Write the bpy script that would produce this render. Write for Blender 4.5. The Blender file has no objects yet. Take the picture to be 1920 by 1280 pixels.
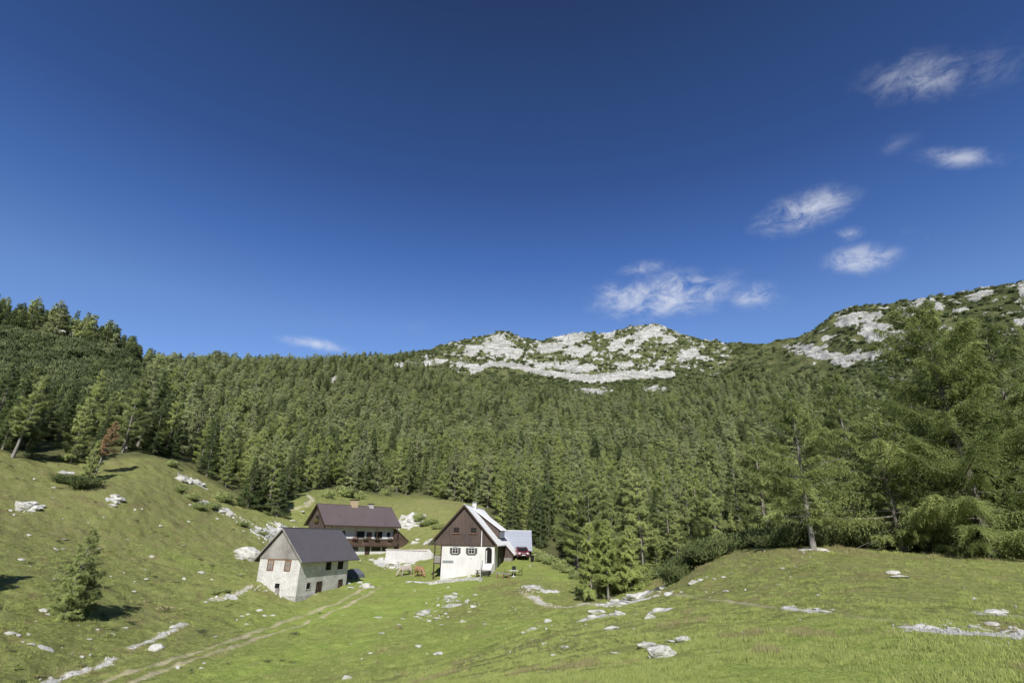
import bpy, bmesh, math, random
import numpy as np
from mathutils import Matrix, Vector

rnd = random.Random(7)
RNG = np.random.default_rng(11)
C = bpy.context.scene.collection
R = math.radians

# ------------------------------------------------------------------ camera (solved from the three houses)
F_PX, PITCH, ROLL, EYE = 680.0, R(20.67), R(-0.86), 1.7
CAM = np.array([0.0, 0.0, EYE])

cam_d = bpy.data.cameras.new("camera")
cam = bpy.data.objects.new("camera", cam_d)
C.objects.link(cam)
cam.matrix_world = (Matrix.Translation((0, 0, EYE)) @ Matrix.Rotation(math.pi / 2 + PITCH, 4, 'X')
                    @ Matrix.Rotation(-ROLL, 4, 'Z'))
cam_d.sensor_width = 36.0
cam_d.lens = 36.0 * F_PX / 1344.0
cam_d.clip_start = 0.1
cam_d.clip_end = 6000
bpy.context.scene.camera = cam


def ray(u, v):
    X, Y = u - 672.0, -(v - 448.0)
    c, s = math.cos(ROLL), math.sin(ROLL)
    a, b = (X * c + Y * s) / F_PX, (-X * s + Y * c) / F_PX
    return np.array([a, math.cos(PITCH) - b * math.sin(PITCH), math.sin(PITCH) + b * math.cos(PITCH)])


def at(u, v, D):
    d = ray(u, v)
    return CAM + d * (D / d[1])


def project(x, y, z):
    z = z - EYE
    yc = -y * math.sin(PITCH) + z * math.cos(PITCH)
    d = y * math.cos(PITCH) + z * math.sin(PITCH)
    d = np.where(d > 0.05, d, 0.05)
    a, b = F_PX * x / d, F_PX * yc / d
    c, s = math.cos(ROLL), math.sin(ROLL)
    return 672 + a * c - b * s, 448 - (a * s + b * c)


# ------------------------------------------------------------------ numpy noise
_prm = np.random.default_rng(5).permutation(4096).astype(np.int32)
_gang = np.random.default_rng(6).uniform(0, 2 * math.pi, 4096)
_gcx, _gsx = np.cos(_gang), np.sin(_gang)


def perlin(x, y, seed=0):
    x = np.asarray(x, float); y = np.asarray(y, float)
    fx, fy = np.floor(x), np.floor(y)
    xi = fx.astype(np.int32) + seed * 131; yi = fy.astype(np.int32) + seed * 57
    xf, yf = x - fx, y - fy
    u = xf * xf * xf * (xf * (xf * 6 - 15) + 10)
    w = yf * yf * yf * (yf * (yf * 6 - 15) + 10)
    p0, p1 = _prm[xi & 4095], _prm[(xi + 1) & 4095]
    def dot(p, iy, dx, dy):
        h = _prm[(p + iy) & 4095]
        return _gcx[h] * dx + _gsx[h] * dy
    a = dot(p0, yi, xf, yf); b = dot(p1, yi, xf - 1, yf)
    c = dot(p0, yi + 1, xf, yf - 1); d = dot(p1, yi + 1, xf - 1, yf - 1)
    return ((a + u * (b - a)) * (1 - w) + (c + u * (d - c)) * w) * 1.5


def fbm(x, y, octaves=4, seed=0, gain=0.5):
    t = 0; amp = 1.0; tot = 0
    for i in range(octaves):
        t = t + amp * perlin(x * 2 ** i, y * 2 ** i, seed + i * 17)
        tot += amp; amp *= gain
    return t / tot * 1.4


def sstep(a, b, x):
    t = np.clip((x - a) / (b - a), 0, 1)
    return t * t * (3 - 2 * t)


# ------------------------------------------------------------------ terrain control points: where each spot of ground lies
CP = [  # (u, v, distance)
    (1500, 896, 8), (1344, 896, 7.5), (1100, 896, 8), (900, 896, 8.5), (700, 896, 12), (600, 896, 17), (500, 896, 26), (448, 889, 31),
    (350, 896, 33), (200, 896, 34), (80, 896, 34), (0, 896, 31), (-120, 896, 28),
    (1100, 840, 13), (1100, 800, 20), (1100, 760, 29), (1080, 722, 38), (1344, 830, 14), (1344, 780, 24), (1344, 733, 36), (1450, 735, 36),
    (1200, 724, 38), (1000, 724, 40), (930, 743, 42), (880, 775, 42), (850, 857, 16), (760, 830, 26), (700, 825, 34), (770, 800, 42),
    (840, 790, 42), (900, 800, 30), (980, 780, 32), (980, 840, 15), (980, 752, 38),
    (600, 830, 44), (600, 860, 34), (520, 840, 45), (450, 830, 51), (400, 850, 46), (300, 850, 44), (300, 820, 54),
    (590, 788, 60), (560, 815, 52), (640, 800, 54), (640, 775, 66), (690, 770, 64), (690, 738, 81), (720, 790, 57), (730, 762, 67), (740, 735, 88),
    (790, 786, 55), (830, 778, 54), (582, 762, 75.5), (552, 766, 74), (650, 750, 75.5), (668, 746, 77), (680, 734, 84), (520, 770, 72), (500, 790, 64), (470, 776, 70),
    (386, 790.5, 66), (338, 760, 68.5), (454, 767, 75.5), (430, 775, 71), (365, 776, 67),
    (482, 731, 98), (520, 738, 97), (560, 736, 91), (550, 752, 84), (430, 745, 90), (460, 740, 92),
    (0, 600, 75), (60, 612, 80), (136, 612, 88), (190, 606, 94), (240, 626, 98), (300, 655, 100), (340, 680, 98), (335, 720, 84), (330, 742, 77),
    (0, 700, 58), (100, 700, 66), (200, 700, 74), (290, 715, 80), (0, 800, 41), (95, 797, 46), (100, 850, 39), (200, 780, 57), (200, 850, 42),
    (280, 785, 60), (60, 760, 48), (0, 650, 66), (150, 650, 76), (250, 680, 84), (40, 850, 36), (-120, 800, 36), (-120, 700, 50), (-120, 600, 68),
    (560, 655, 128), (500, 668, 125), (620, 672, 122), (520, 700, 112), (600, 700, 106), (660, 704, 104), (690, 714, 100), (400, 660, 112),
    (380, 690, 102), (430, 650, 135), (560, 662, 150), (560, 640, 185), (450, 668, 118), (640, 715, 98),
    (700, 690, 120), (700, 655, 170), (700, 620, 220), (700, 580, 320), (700, 540, 470), (700, 507, 700), (700, 490, 780), (700, 449, 950),
    (560, 600, 260), (560, 550, 400), (560, 500, 640), (560, 480, 760),
    (430, 615, 190), (430, 560, 320), (430, 515, 450), (430, 477, 620), (330, 640, 125), (330, 590, 190), (330, 540, 290), (330, 480, 560),
    (250, 605, 115), (250, 570, 180), (250, 530, 280), (250, 480, 500), (200, 482, 480),
    (0, 420, 230), (75, 431, 230), (150, 456, 232), (182, 482, 236), (-120, 404, 230), (0, 460, 300), (100, 462, 300), (150, 470, 300), (100, 470, 500), (-120, 450, 310),
    (0, 560, 100), (0, 500, 160), (80, 540, 150), (80, 480, 190), (140, 560, 130), (150, 500, 190), (-120, 500, 150),
    (790, 745, 75), (790, 700, 125), (790, 640, 200), (790, 570, 350),
    (860, 748, 66), (860, 730, 92), (860, 700, 130), (860, 660, 180), (860, 620, 250), (860, 580, 350), (860, 540, 500), (860, 512, 700), (860, 493, 790),
    (862, 426, 950), (985, 740, 62), (985, 704, 110), (985, 650, 190), (985, 600, 280), (985, 550, 420), (985, 500, 650), (985, 461, 950),
    (1100, 735, 58), (1100, 700, 90), (1100, 640, 150), (1100, 580, 240), (1100, 520, 400), (1100, 480, 560), (1100, 411, 700), (1040, 455, 760), (1040, 446, 860),
    (1200, 736, 55), (1200, 690, 90), (1200, 600, 180), (1200, 500, 380), (1200, 397, 650), (1344, 742, 55), (1344, 690, 85), (1344, 580, 190),
    (1344, 480, 380), (1344, 373, 600), (1460, 730, 50), (1460, 600, 180), (1460, 365, 580), (1270, 385, 640),
    (500, 471, 720), (545, 465, 820), (600, 449, 910), (640, 442, 950), (660, 437, 950), (690, 445, 950), (740, 441, 950), (775, 437, 950), (795, 440, 950), (830, 430, 950),
    (880, 434, 950), (920, 447, 950), (950, 454, 950),
]
cpw = []
for u, v, D in CP:
    p = at(u, v, D)
    cpw.append((p[0], p[1], p[2]))
# behind and beside the viewpoint: the knoll the viewer stands on, its flanks, the far side of the ridges
for th in range(-180, 181, 30):
    a = R(th)
    for rr, zz in ((0.2, 0.0), (4, 0.0)):
        cpw.append((rr * math.sin(a), rr * math.cos(a), zz))
    if abs(th) >= 60:
        for rr, zz in ((12, -0.3), (40, -2 if th > 0 else -5), (150, 14), (500, 90), (1000, 190), (1600, 220)):
            cpw.append((rr * math.sin(a), rr * math.cos(a), zz))
for u, v, D in ((-100, 430, 1250), (200, 560, 900), (200, 560, 1300), (430, 520, 850), (430, 540, 1300), (560, 540, 1200), (700, 540, 1250), (862, 540, 1250),
                (985, 540, 1250), (1100, 500, 950), (1100, 530, 1300), (1270, 460, 860), (1344, 470, 850), (1344, 480, 1300), (1460, 450, 800)):
    p = at(u, v, D)
    cpw.append(tuple(p))
cpw = np.array(cpw)
R0 = 6.0


def warp(x, y):
    th = np.arctan2(x, y)
    r = np.hypot(x, y)
    return th * 1.6, np.log(r + R0)


cu, cv = warp(cpw[:, 0], cpw[:, 1])
cw = (cpw[:, 2] - EYE) / (np.hypot(cpw[:, 0], cpw[:, 1]) + R0)


def tps(d2):
    return 0.5 * d2 * np.log(d2 + 1e-12)


_n = len(cu)
A = np.zeros((_n + 3, _n + 3))
A[:_n, :_n] = tps((cu[:, None] - cu) ** 2 + (cv[:, None] - cv) ** 2) + np.eye(_n) * 4e-4
A[:_n, _n] = 1; A[:_n, _n + 1] = cu; A[:_n, _n + 2] = cv
A[_n:, :_n] = A[:_n, _n:].T
coef = np.linalg.solve(A, np.r_[cw, 0, 0, 0])
TH = np.linspace(-math.pi * 1.6, math.pi * 1.6, 721)
LR = np.linspace(math.log(R0), math.log(1900 + R0), 460)
G = np.zeros((len(TH), len(LR)))
for i0 in range(0, len(TH), 20):
    tu = np.repeat(TH[i0:i0 + 20], len(LR)); tv = np.tile(LR, len(TH[i0:i0 + 20]))
    k = tps((tu[:, None] - cu) ** 2 + (tv[:, None] - cv) ** 2)
    G[i0:i0 + 20] = (k @ coef[:_n] + coef[_n] + coef[_n + 1] * tu + coef[_n + 2] * tv).reshape(-1, len(LR))


def base_h(x, y):
    x = np.asarray(x, float); y = np.asarray(y, float)
    a, b = warp(x, y)
    fa = np.clip((a - TH[0]) / (TH[1] - TH[0]), 0, len(TH) - 1.001)
    fb = np.clip((b - LR[0]) / (LR[1] - LR[0]), 0, len(LR) - 1.001)
    i = fa.astype(int); j = fb.astype(int); fa = fa - i; fb = fb - j
    w = (G[i, j] * (1 - fa) + G[i + 1, j] * fa) * (1 - fb) + (G[i, j + 1] * (1 - fa) + G[i + 1, j + 1] * fa) * fb
    return w * (np.hypot(x, y) + R0) + EYE


# pixel outlines (of the spots of ground) used as masks on the real ground
def interp(u, pts):
    pts = np.array(pts, float)
    return np.interp(u, pts[:, 0], pts[:, 1])


FOREST_LOW = [(-300, 590), (0, 592), (40, 604), (100, 606), (160, 602), (200, 598), (250, 615), (300, 645), (335, 664), (362, 676), (380, 650),
              (430, 640), (500, 650), (560, 652), (608, 664), (640, 690), (668, 704), (700, 716), (735, 737), (760, 752), (800, 762), (850, 752), (900, 748), (2200, 748)]
FOREST_TOP = [(-300, 340), (150, 340), (190, 455), (545, 455), (600, 480), (640, 494), (700, 502), (757, 509), (850, 507), (985, 482), (1060, 490), (1110, 496),
              (1165, 482), (1250, 445), (1344, 415), (1600, 400)]
SCREE = [(620, 489), (645, 477.5), (677, 480.5), (717, 490), (757, 496), (783, 497.5), (823, 492.5), (850, 492), (882, 492)]
CREST = [(540, 466), (600, 449), (640, 442), (660, 437), (690, 445), (740, 441), (775, 437), (795, 440), (830, 430), (862, 426), (880, 434), (920, 447), (985, 461)]


def seg_dist(x, y, poly, aspect=1.0):
    best = np.full(np.shape(x), 1e9)
    for (x0, y0), (x1, y1) in zip(poly[:-1], poly[1:]):
        dx, dy = x1 - x0, (y1 - y0) * aspect
        t = np.clip(((x - x0) * dx + (y - y0) * aspect * dy) / (dx * dx + dy * dy + 1e-9), 0, 1)
        best = np.minimum(best, np.hypot(x - x0 - t * dx, (y - y0) * aspect - t * dy))
    return best


# bare limestone faces on the mountains: (u, v, half width, half height, tilt in degrees)
FACES = []
for x_, y_, a_, b_, t_ in ((490, 188, 60, 46, -20), (545, 212, 45, 30, 10), (385, 205, 45, 20, -15), (230, 250, 75, 15, -8), (370, 265, 50, 12, 10), (690, 195, 62, 22, 0), (780, 160, 62, 24, -8),
                           (805, 205, 62, 26, -5), (660, 260, 62, 14, 5), (790, 272, 85, 22, 5), (930, 140, 32, 16, -10), (960, 182, 54, 22, -30), (1085, 135, 80, 28, -14), (1020, 190, 65, 14, -32),
                           (1165, 160, 42, 18, -15), (985, 262, 48, 14, -5), (1120, 260, 48, 14, -38), (1245, 220, 52, 22, -22), (870, 215, 16, 12, 0), (120, 262, 42, 8, -8), (1040, 226, 24, 8, -10), (1295, 232, 34, 9, -5)):
    FACES.append((490 + x_ / 3, 392 + y_ / 3, a_ / 3, b_ / 3, t_))
for x_, y_, a_, b_, t_ in ((478, 195, 50, 42, -10), (400, 162, 46, 22, -10), (455, 158, 26, 16, 0), (612, 115, 54, 14, -12), (655, 128, 40, 14, 0), (700, 190, 26, 8, 0), (812, 80, 38, 12, -15), (780, 95, 28, 10, 0),
                           (926, 72, 14, 26, 0), (320, 262, 90, 20, 12), (450, 268, 85, 13, -8), (370, 285, 50, 14, 25), (545, 350, 42, 12, -8), (920, 168, 30, 10, -5), (520, 206, 44, 12, -10), (340, 215, 26, 7, -15), (575, 150, 24, 10, -10), (590, 195, 40, 8, -5), (740, 130, 34, 8, -10)):
    FACES.append((938 + x_ * .4375, 350 + y_ * .4375, a_ * .4375, b_ * .4375, t_))
for f_ in ((97, 434, 12, 7, 0), (78, 433, 8, 4, 0), (183, 482, 7, 9, 0), (783, 515, 22, 5, 0), (862, 513, 14, 6, 0), (440, 500, 6, 4, 0), (900, 560, 5, 3, 0), (1040, 560, 8, 5, 0)):
    FACES.append(f_)


def rock_mask(x, y, z, u, v, r):
    """0..1: bare white limestone on the mountains"""
    n1 = fbm(x / 24 + z / 60, z / 18 - x / 60 + y / 120, 5, 3, 0.62)
    n2 = fbm(x / 8 - z / 30, z / 10 + y / 40, 4, 9, 0.6)
    m = np.zeros_like(x)
    far = r > 200
    uu = u + 5 * n2; vv = v + 4 * n1
    for a, b, sx, sy, t in FACES:
        c, s = math.cos(R(t)), math.sin(R(t))
        p = ((uu - a) * c + (vv - b) * s) / sx; q = (-(uu - a) * s + (vv - b) * c) / sy
        e = np.sqrt(p * p + q * q)
        m = np.maximum(m, sstep(0.0, 0.25, np.where(u < 1000, 1.05, 1.02) - e + 0.62 * n1 + 0.6 * n2) * (e < 2.0))
    wdt = 3.8 + 3.6 * np.exp(-((u - 805) / 70.) ** 2) - 1.2 * sstep(660, 620, u)
    sc = 1 - sstep(wdt - 1.0, wdt + 1.0, seg_dist(u, v + n2 * 2.6, SCREE, 1.2))
    m = np.maximum(m, sc)
    # crumbs of rock between the faces
    zone = (sstep(560, 600, u) * (1 - sstep(940, 980, u)) * (v < interp(u, SCREE) + 4) + sstep(1000, 1090, u) * (v < 480))
    m = np.maximum(m, (r > 480) * zone * sstep(np.where(u < 1000, 0.17, 0.27), np.where(u < 1000, 0.32, 0.40), n1 * 0.5 + n2 * 0.7))
    return m * far


def height(x, y):
    x = np.asarray(x, float); y = np.asarray(y, float)
    z = base_h(x, y)
    r = np.hypot(x, y)
    # hummocky pasture
    k = r < 320
    if k.any():
        a, b, q = x[k], y[k], r[k]
        z[k] += sstep(3, 14, q) * ((0.10 + 0.12 * sstep(-4, -14, a) * sstep(28, 40, q)) * fbm(a / 2.2, b / 1.7, 3, 5) + 0.16 * fbm(a / 7.0, b / 7.0, 3, 6) * sstep(20, 60, q)) * (1 - sstep(200, 300, q))
    k = r > 120
    if k.any():
        a, b, q = x[k], y[k], r[k]
        z[k] += sstep(120, 260, q) * 2.0 * fbm(a / 45, b / 45, 3, 21)
    k = r > 420
    if k.any():
        a, b, q = x[k], y[k], r[k]
        rg = 1 - np.abs(fbm(a / 42, b / 60, 4, 33, 0.55)) * 2
        z[k] += sstep(420, 620, q) * (rg * 5.0 - 2.5 + 3.0 * fbm(a / 16, b / 26, 3, 41))
    return z


_prof_r = np.exp(np.linspace(math.log(3), math.log(1500), 700))


def ground(u, v, rmin=3.0):
    """the first spot of ground seen along a line of sight"""
    d = ray(u, v)
    hz = math.hypot(d[0], d[1])
    rr = _prof_r[_prof_r >= rmin]
    x, y = d[0] / hz * rr, d[1] / hz * rr
    zz = EYE + d[2] / hz * rr
    below = height(x, y) >= zz
    i = int(np.argmax(below)) if below.any() else len(rr) - 1
    hi = np.linspace(rr[max(i - 1, 0)], rr[i], 24)
    hh = height(d[0] / hz * hi, d[1] / hz * hi)
    j = int(np.argmax(hh >= EYE + d[2] / hz * hi)) if (hh >= EYE + d[2] / hz * hi).any() else 23
    return Vector((d[0] / hz * hi[j], d[1] / hz * hi[j], float(hh[j])))


def on_ground(x, y):
    return float(height(np.array([x]), np.array([y]))[0])


# ------------------------------------------------------------------ scene helpers
def tag(o, label=None, cat=None, group=None, kind=None):
    if label: o['label'] = label
    if cat: o['category'] = cat
    if group: o['group'] = group
    if kind: o['kind'] = kind
    return o


def empty(name, loc=(0, 0, 0), rz=0.0, rx=0.0, ry=0.0):
    o = bpy.data.objects.new(name, None)
    C.objects.link(o)
    o.empty_display_size = 0.3
    o.location = loc
    o.rotation_euler = (rx, ry, rz)
    return o


def thing(name, label, cat, loc=(0, 0, 0), rz=0.0, group=None):
    return tag(empty(name, loc, rz), label, cat, group)


def link(name, me, parent=None):
    o = bpy.data.objects.new(name, me)
    C.objects.link(o)
    if parent is not None:
        o.parent = parent
    return o


def copy_tree(o, parent=None):
    c = o.copy()
    C.objects.link(c)
    if parent is not None:
        c.parent = parent
    for ch in list(o.children):
        copy_tree(ch, c)
    return c


def mesh_np(name, verts, faces, mats, mat_idx=None, smooth=False, face_attr=None):
    """faces: int array (n,4) or (n,3), or list of such arrays"""
    if not isinstance(faces, list):
        faces = [faces]
    me = bpy.data.meshes.new(name)
    verts = np.asarray(verts, np.float32)
    me.vertices.add(len(verts))
    me.vertices.foreach_set("co", verts.ravel())
    loops = np.concatenate([f.ravel() for f in faces]).astype(np.int32)
    tot = np.concatenate([np.full(len(f), f.shape[1], np.int32) for f in faces])
    start = np.r_[0, np.cumsum(tot)[:-1]].astype(np.int32)
    me.loops.add(len(loops))
    me.loops.foreach_set("vertex_index", loops)
    me.polygons.add(len(tot))
    me.polygons.foreach_set("loop_start", start)
    me.polygons.foreach_set("loop_total", tot)
    for m in mats:
        me.materials.append(m)
    if mat_idx is not None:
        me.polygons.foreach_set("material_index", np.asarray(mat_idx, np.int32))
    me.polygons.foreach_set("use_smooth", np.full(len(tot), smooth, bool))
    if face_attr is not None:
        a = me.attributes.new("tint", 'FLOAT', 'FACE')
        a.data.foreach_set("value", np.asarray(face_attr, np.float32))
    me.update(calc_edges=True)
    return me


class MB:
    """collects simple shapes into one mesh"""
    def __init__(self):
        self.v = []; self.f = []

    def add(self, vs, fs):
        n = len(self.v)
        self.v += [tuple(p) for p in vs]
        self.f += [tuple(i + n for i in q) for q in fs]
        return self

    def box(self, x0, y0, z0, x1, y1, z1):
        vs = [(x, y, z) for z in (z0, z1) for y in (y0, y1) for x in (x0, x1)]
        return self.add(vs, [(0, 2, 3, 1), (4, 5, 7, 6), (0, 1, 5, 4), (2, 6, 7, 3), (0, 4, 6, 2), (1, 3, 7, 5)])

    def obox(self, c, size, rot):
        """box with centre, size and a rotation matrix"""
        vs = []
        for z in (-.5, .5):
            for y in (-.5, .5):
                for x in (-.5, .5):
                    p = rot @ Vector((x * size[0], y * size[1], z * size[2])) + Vector(c)
                    vs.append(tuple(p))
        return self.add(vs, [(0, 2, 3, 1), (4, 5, 7, 6), (0, 1, 5, 4), (2, 6, 7, 3), (0, 4, 6, 2), (1, 3, 7, 5)])

    def prism(self, poly, axis, a, b):
        """poly: 2-D outline in the plane across the axis ('y': (x,z), 'x': (y,z), 'z': (x,y))"""
        def p3(q, t):
            return (q[0], t, q[1]) if axis == 'y' else (t, q[0], q[1]) if axis == 'x' else (q[0], q[1], t)
        n = len(poly)
        vs = [p3(q, a) for q in poly] + [p3(q, b) for q in poly]
        fs = [tuple(range(n)), tuple(range(2 * n - 1, n - 1, -1))] + [(i, i + n, (i + 1) % n + n, (i + 1) % n) for i in range(n)]
        return self.add(vs, fs)

    def tube(self, pts, rads, sides=8, caps=True):
        pts = [Vector(p) for p in pts]
        n0 = len(self.v)
        for i, p in enumerate(pts):
            d = (pts[min(i + 1, len(pts) - 1)] - pts[max(i - 1, 0)]).normalized()
            a = d.cross(Vector((0.3, 0.9, 0.1)) if abs(d.z) > 0.8 else Vector((0, 0, 1))).normalized()
            b = d.cross(a)
            for k in range(sides):
                t = 2 * math.pi * k / sides
                self.v.append(tuple(p + (a * math.cos(t) + b * math.sin(t)) * rads[i]))
        for i in range(len(pts) - 1):
            for k in range(sides):
                k2 = (k + 1) % sides
                self.f.append((n0 + i * sides + k, n0 + i * sides + k2, n0 + (i + 1) * sides + k2, n0 + (i + 1) * sides + k))
        if caps:
            self.f.append(tuple(n0 + k for k in range(sides)))
            e = n0 + (len(pts) - 1) * sides
            self.f.append(tuple(e + k for k in range(sides - 1, -1, -1)))
        return self

    def build(self, name, mat, parent=None, bevel=0.0, smooth=False):
        me = bpy.data.meshes.new(name)
        me.from_pydata(self.v, [], self.f)
        bm = bmesh.new(); bm.from_mesh(me)
        bmesh.ops.recalc_face_normals(bm, faces=bm.faces)
        if bevel:
            bmesh.ops.bevel(bm, geom=[e for e in bm.edges if len(e.link_faces) == 2 and e.calc_face_angle(0) > 0.5], offset=bevel, segments=1, affect='EDGES', clamp_overlap=True)
        bm.to_mesh(me); bm.free()
        me.materials.append(mat)
        if smooth:
            for p in me.polygons: p.use_smooth = True
        return link(name, me, parent)


# ------------------------------------------------------------------ materials
class NT:
    def __init__(self, name):
        self.m = bpy.data.materials.new(name)
        self.m.use_nodes = True
        self.t = self.m.node_tree
        self.t.nodes.clear()
        self.out = self.t.nodes.new('ShaderNodeOutputMaterial')

    def n(self, typ, **kw):
        nd = self.t.nodes.new(typ)
        ins = kw.pop('ins', {})
        for k, v in kw.items():
            setattr(nd, k, v)
        for k, v in ins.items():
            if hasattr(v, 'is_linked') or hasattr(v, 'links'):
                self.t.links.new(v, nd.inputs[k])
            else:
                nd.inputs[k].default_value = v
        return nd

    def noise(self, vec, scale, detail=4, rough=0.55, dist=0.0):
        return self.n('ShaderNodeTexNoise', ins={'Vector': vec, 'Scale': scale, 'Detail': detail, 'Roughness': rough, 'Distortion': dist}).outputs['Fac']

    def math(self, op, a, b=None, c=None, clamp=False):
        ins = {0: a}
        if b is not None: ins[1] = b
        if c is not None: ins[2] = c
        return self.n('ShaderNodeMath', operation=op, use_clamp=clamp, ins=ins).outputs[0]

    def ramp(self, fac, stops, interp='LINEAR'):
        nd = self.n('ShaderNodeValToRGB', ins={'Fac': fac})
        cr = nd.color_ramp
        cr.interpolation = interp
        while len(cr.elements) < len(stops):
            cr.elements.new(0.5)
        for e, (p, c) in zip(cr.elements, stops):
            e.position = p
            e.color = (*c, 1) if len(c) == 3 else c
        return nd.outputs['Color']

    def mix(self, fac, a, b, blend='MIX'):
        nd = self.n('ShaderNodeMix', data_type='RGBA', blend_type=blend)
        for sock, v in ((nd.inputs[0], fac), (nd.inputs[6], a), (nd.inputs[7], b)):
            if hasattr(v, 'links'):
                self.t.links.new(v, sock)
            else:
                sock.default_value = v if not isinstance(v, tuple) or len(v) == 4 else (*v, 1)
        return nd.outputs[2]

    def rng(self, x, a, b, c=0.0, d=1.0):
        return self.n('ShaderNodeMapRange', ins={0: x, 1: a, 2: b, 3: c, 4: d}).outputs[0]

    def bsdf(self, col, rough=0.9, bump=None, bstr=0.3, bdist=0.05, metallic=0.0, spec=0.3):
        b = self.n('ShaderNodeBsdfPrincipled')
        for sock, v in (('Base Color', col), ('Roughness', rough), ('Metallic', metallic), ('Specular IOR Level', spec)):
            if hasattr(v, 'links'):
                self.t.links.new(v, b.inputs[sock])
            else:
                b.inputs[sock].default_value = v if not isinstance(v, tuple) or len(v) == 4 else (*v, 1)
        if bump is not None:
            bp = self.n('ShaderNodeBump', ins={'Height': bump, 'Strength': bstr, 'Distance': bdist})
            self.t.links.new(bp.outputs[0], b.inputs['Normal'])
        self.t.links.new(b.outputs[0], self.out.inputs['Surface'])
        return b

    def coord(self, kind='Object'):
        return self.n('ShaderNodeTexCoord').outputs[kind]

    def mapped(self, vec, scale=(1, 1, 1), rot=(0, 0, 0)):
        return self.n('ShaderNodeMapping', ins={'Vector': vec, 'Scale': scale, 'Rotation': rot}).outputs[0]


def mat_plaster(name, base, dark, stain=0.35, stone=0.0):
    t = NT(name); o = t.coord()
    a = t.noise(o, 0.55, 5, 0.6)
    b = t.noise(t.mapped(o, (2.2, 2.2, 0.35)), 1.0, 4)
    f = t.math('MULTIPLY', t.rng(a, 0.42, 0.72), stain)
    col = t.mix(f, base, dark)
    col = t.mix(t.math('MULTIPLY', t.rng(b, 0.52, 0.75), stain * 0.9), col, tuple(c * 0.7 for c in base))
    v = t.n('ShaderNodeTexVoronoi', ins={'Vector': t.mapped(o, (1, 1, 1.5)), 'Scale': 2.6}).outputs['Distance']
    if stone:
        s2 = t.n('ShaderNodeTexVoronoi', feature='DISTANCE_TO_EDGE', ins={'Vector': t.mapped(o, (1, 1, 1.5)), 'Scale': 2.6}).outputs['Distance']
        col = t.mix(t.math('MULTIPLY', t.rng(s2, 0.10, 0.0), stone), col, tuple(c * 0.45 for c in dark))
        c2 = t.n('ShaderNodeTexVoronoi', ins={'Vector': t.mapped(o, (1, 1, 1.5)), 'Scale': 2.6}).outputs['Color']
        col = t.mix(stone * 0.5, col, t.mix(0.5, col, t.n('ShaderNodeRGBToBW', ins={0: c2}).outputs[0]), 'MIX')
    h = t.noise(o, 9, 5, 0.7)
    t.bsdf(col, 0.95, t.math('ADD', h, t.math('MULTIPLY', v, 0.6)), 0.35, 0.04, spec=0.1)
    return t.m


def mat_wood(name, base, dark, axis='z', board=0.18, weather=0.5):
    """boards; axis = the direction the boards run"""
    t = NT(name); o = t.coord()
    sep = t.n('ShaderNodeSeparateXYZ', ins={0: o})
    if axis == 'z':
        across = t.math('ADD', sep.outputs[0], sep.outputs[1])
        grain = t.mapped(o, (14, 14, 0.9))
    else:
        across = sep.outputs[2]
        grain = t.mapped(o, (0.9, 0.9, 14))
    q = t.math('DIVIDE', across, board)
    cell = t.math('FLOOR', q)
    fr = t.math('FRACT', q)
    gap = t.math('LESS_THAN', t.math('ABSOLUTE', t.math('SUBTRACT', fr, 0.5)), 0.44)
    wn = t.n('ShaderNodeTexWhiteNoise', noise_dimensions='1D', ins={'W': cell}).outputs['Value']
    g = t.noise(grain, 1.0, 4, 0.6)
    big = t.noise(o, 0.6, 3)
    col = t.mix(t.rng(g, 0.3, 0.75), dark, base)
    col = t.mix(t.math('MULTIPLY', wn, 0.55), col, dark)
    col = t.mix(t.math('MULTIPLY', t.rng(big, 0.45, 0.7), weather), col, tuple(c * 1.5 for c in base))
    col = t.mix(gap, tuple(c * 0.25 for c in dark), col)
    t.bsdf(col, 0.85, t.math('ADD', t.math('MULTIPLY', gap, 0.8), t.math('MULTIPLY', g, 0.3)), 0.5, 0.03, spec=0.2)
    return t.m


def mat_roof(name, base, alt, rows=0.35, cols=0.5, rough=0.5, metallic=0.0, strength=0.4, spec=0.4):
    """sheet or slate roof: rows across the slope (object z), seams along it (object y)"""
    t = NT(name); o = t.coord()
    sep = t.n('ShaderNodeSeparateXYZ', ins={0: o})
    fr = t.math('FRACT', t.math('DIVIDE', sep.outputs[2], rows))
    fc = t.math('FRACT', t.math('DIVIDE', sep.outputs[1], cols))
    line = t.math('MAXIMUM', t.math('LESS_THAN', fr, 0.10), t.math('LESS_THAN', fc, 0.08))
    cell = t.math('ADD', t.math('FLOOR', t.math('DIVIDE', sep.outputs[2], rows)), t.math('MULTIPLY', t.math('FLOOR', t.math('DIVIDE', sep.outputs[1], cols)), 17.3))
    wn = t.n('ShaderNodeTexWhiteNoise', noise_dimensions='1D', ins={'W': cell}).outputs['Value']
    big = t.noise(o, 0.5, 4)
    streak = t.noise(t.mapped(o, (0.5, 3.5, 0.5)), 1.0, 4)
    col = t.mix(t.math('MULTIPLY', wn, 0.35), base, alt)
    col = t.mix(t.math('MULTIPLY', t.rng(big, 0.4, 0.7), 0.6), col, alt)
    col = t.mix(t.math('MULTIPLY', t.rng(streak, 0.5, 0.75), 0.35), col, tuple(min(1, c * 1.3) for c in base))
    col = t.mix(t.math('MULTIPLY', line, strength), col, tuple(c * 0.35 for c in base))
    t.bsdf(col, rough, t.math('SUBTRACT', 1.0, line), 0.25, 0.02, metallic=metallic, spec=spec)
    return t.m


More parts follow.
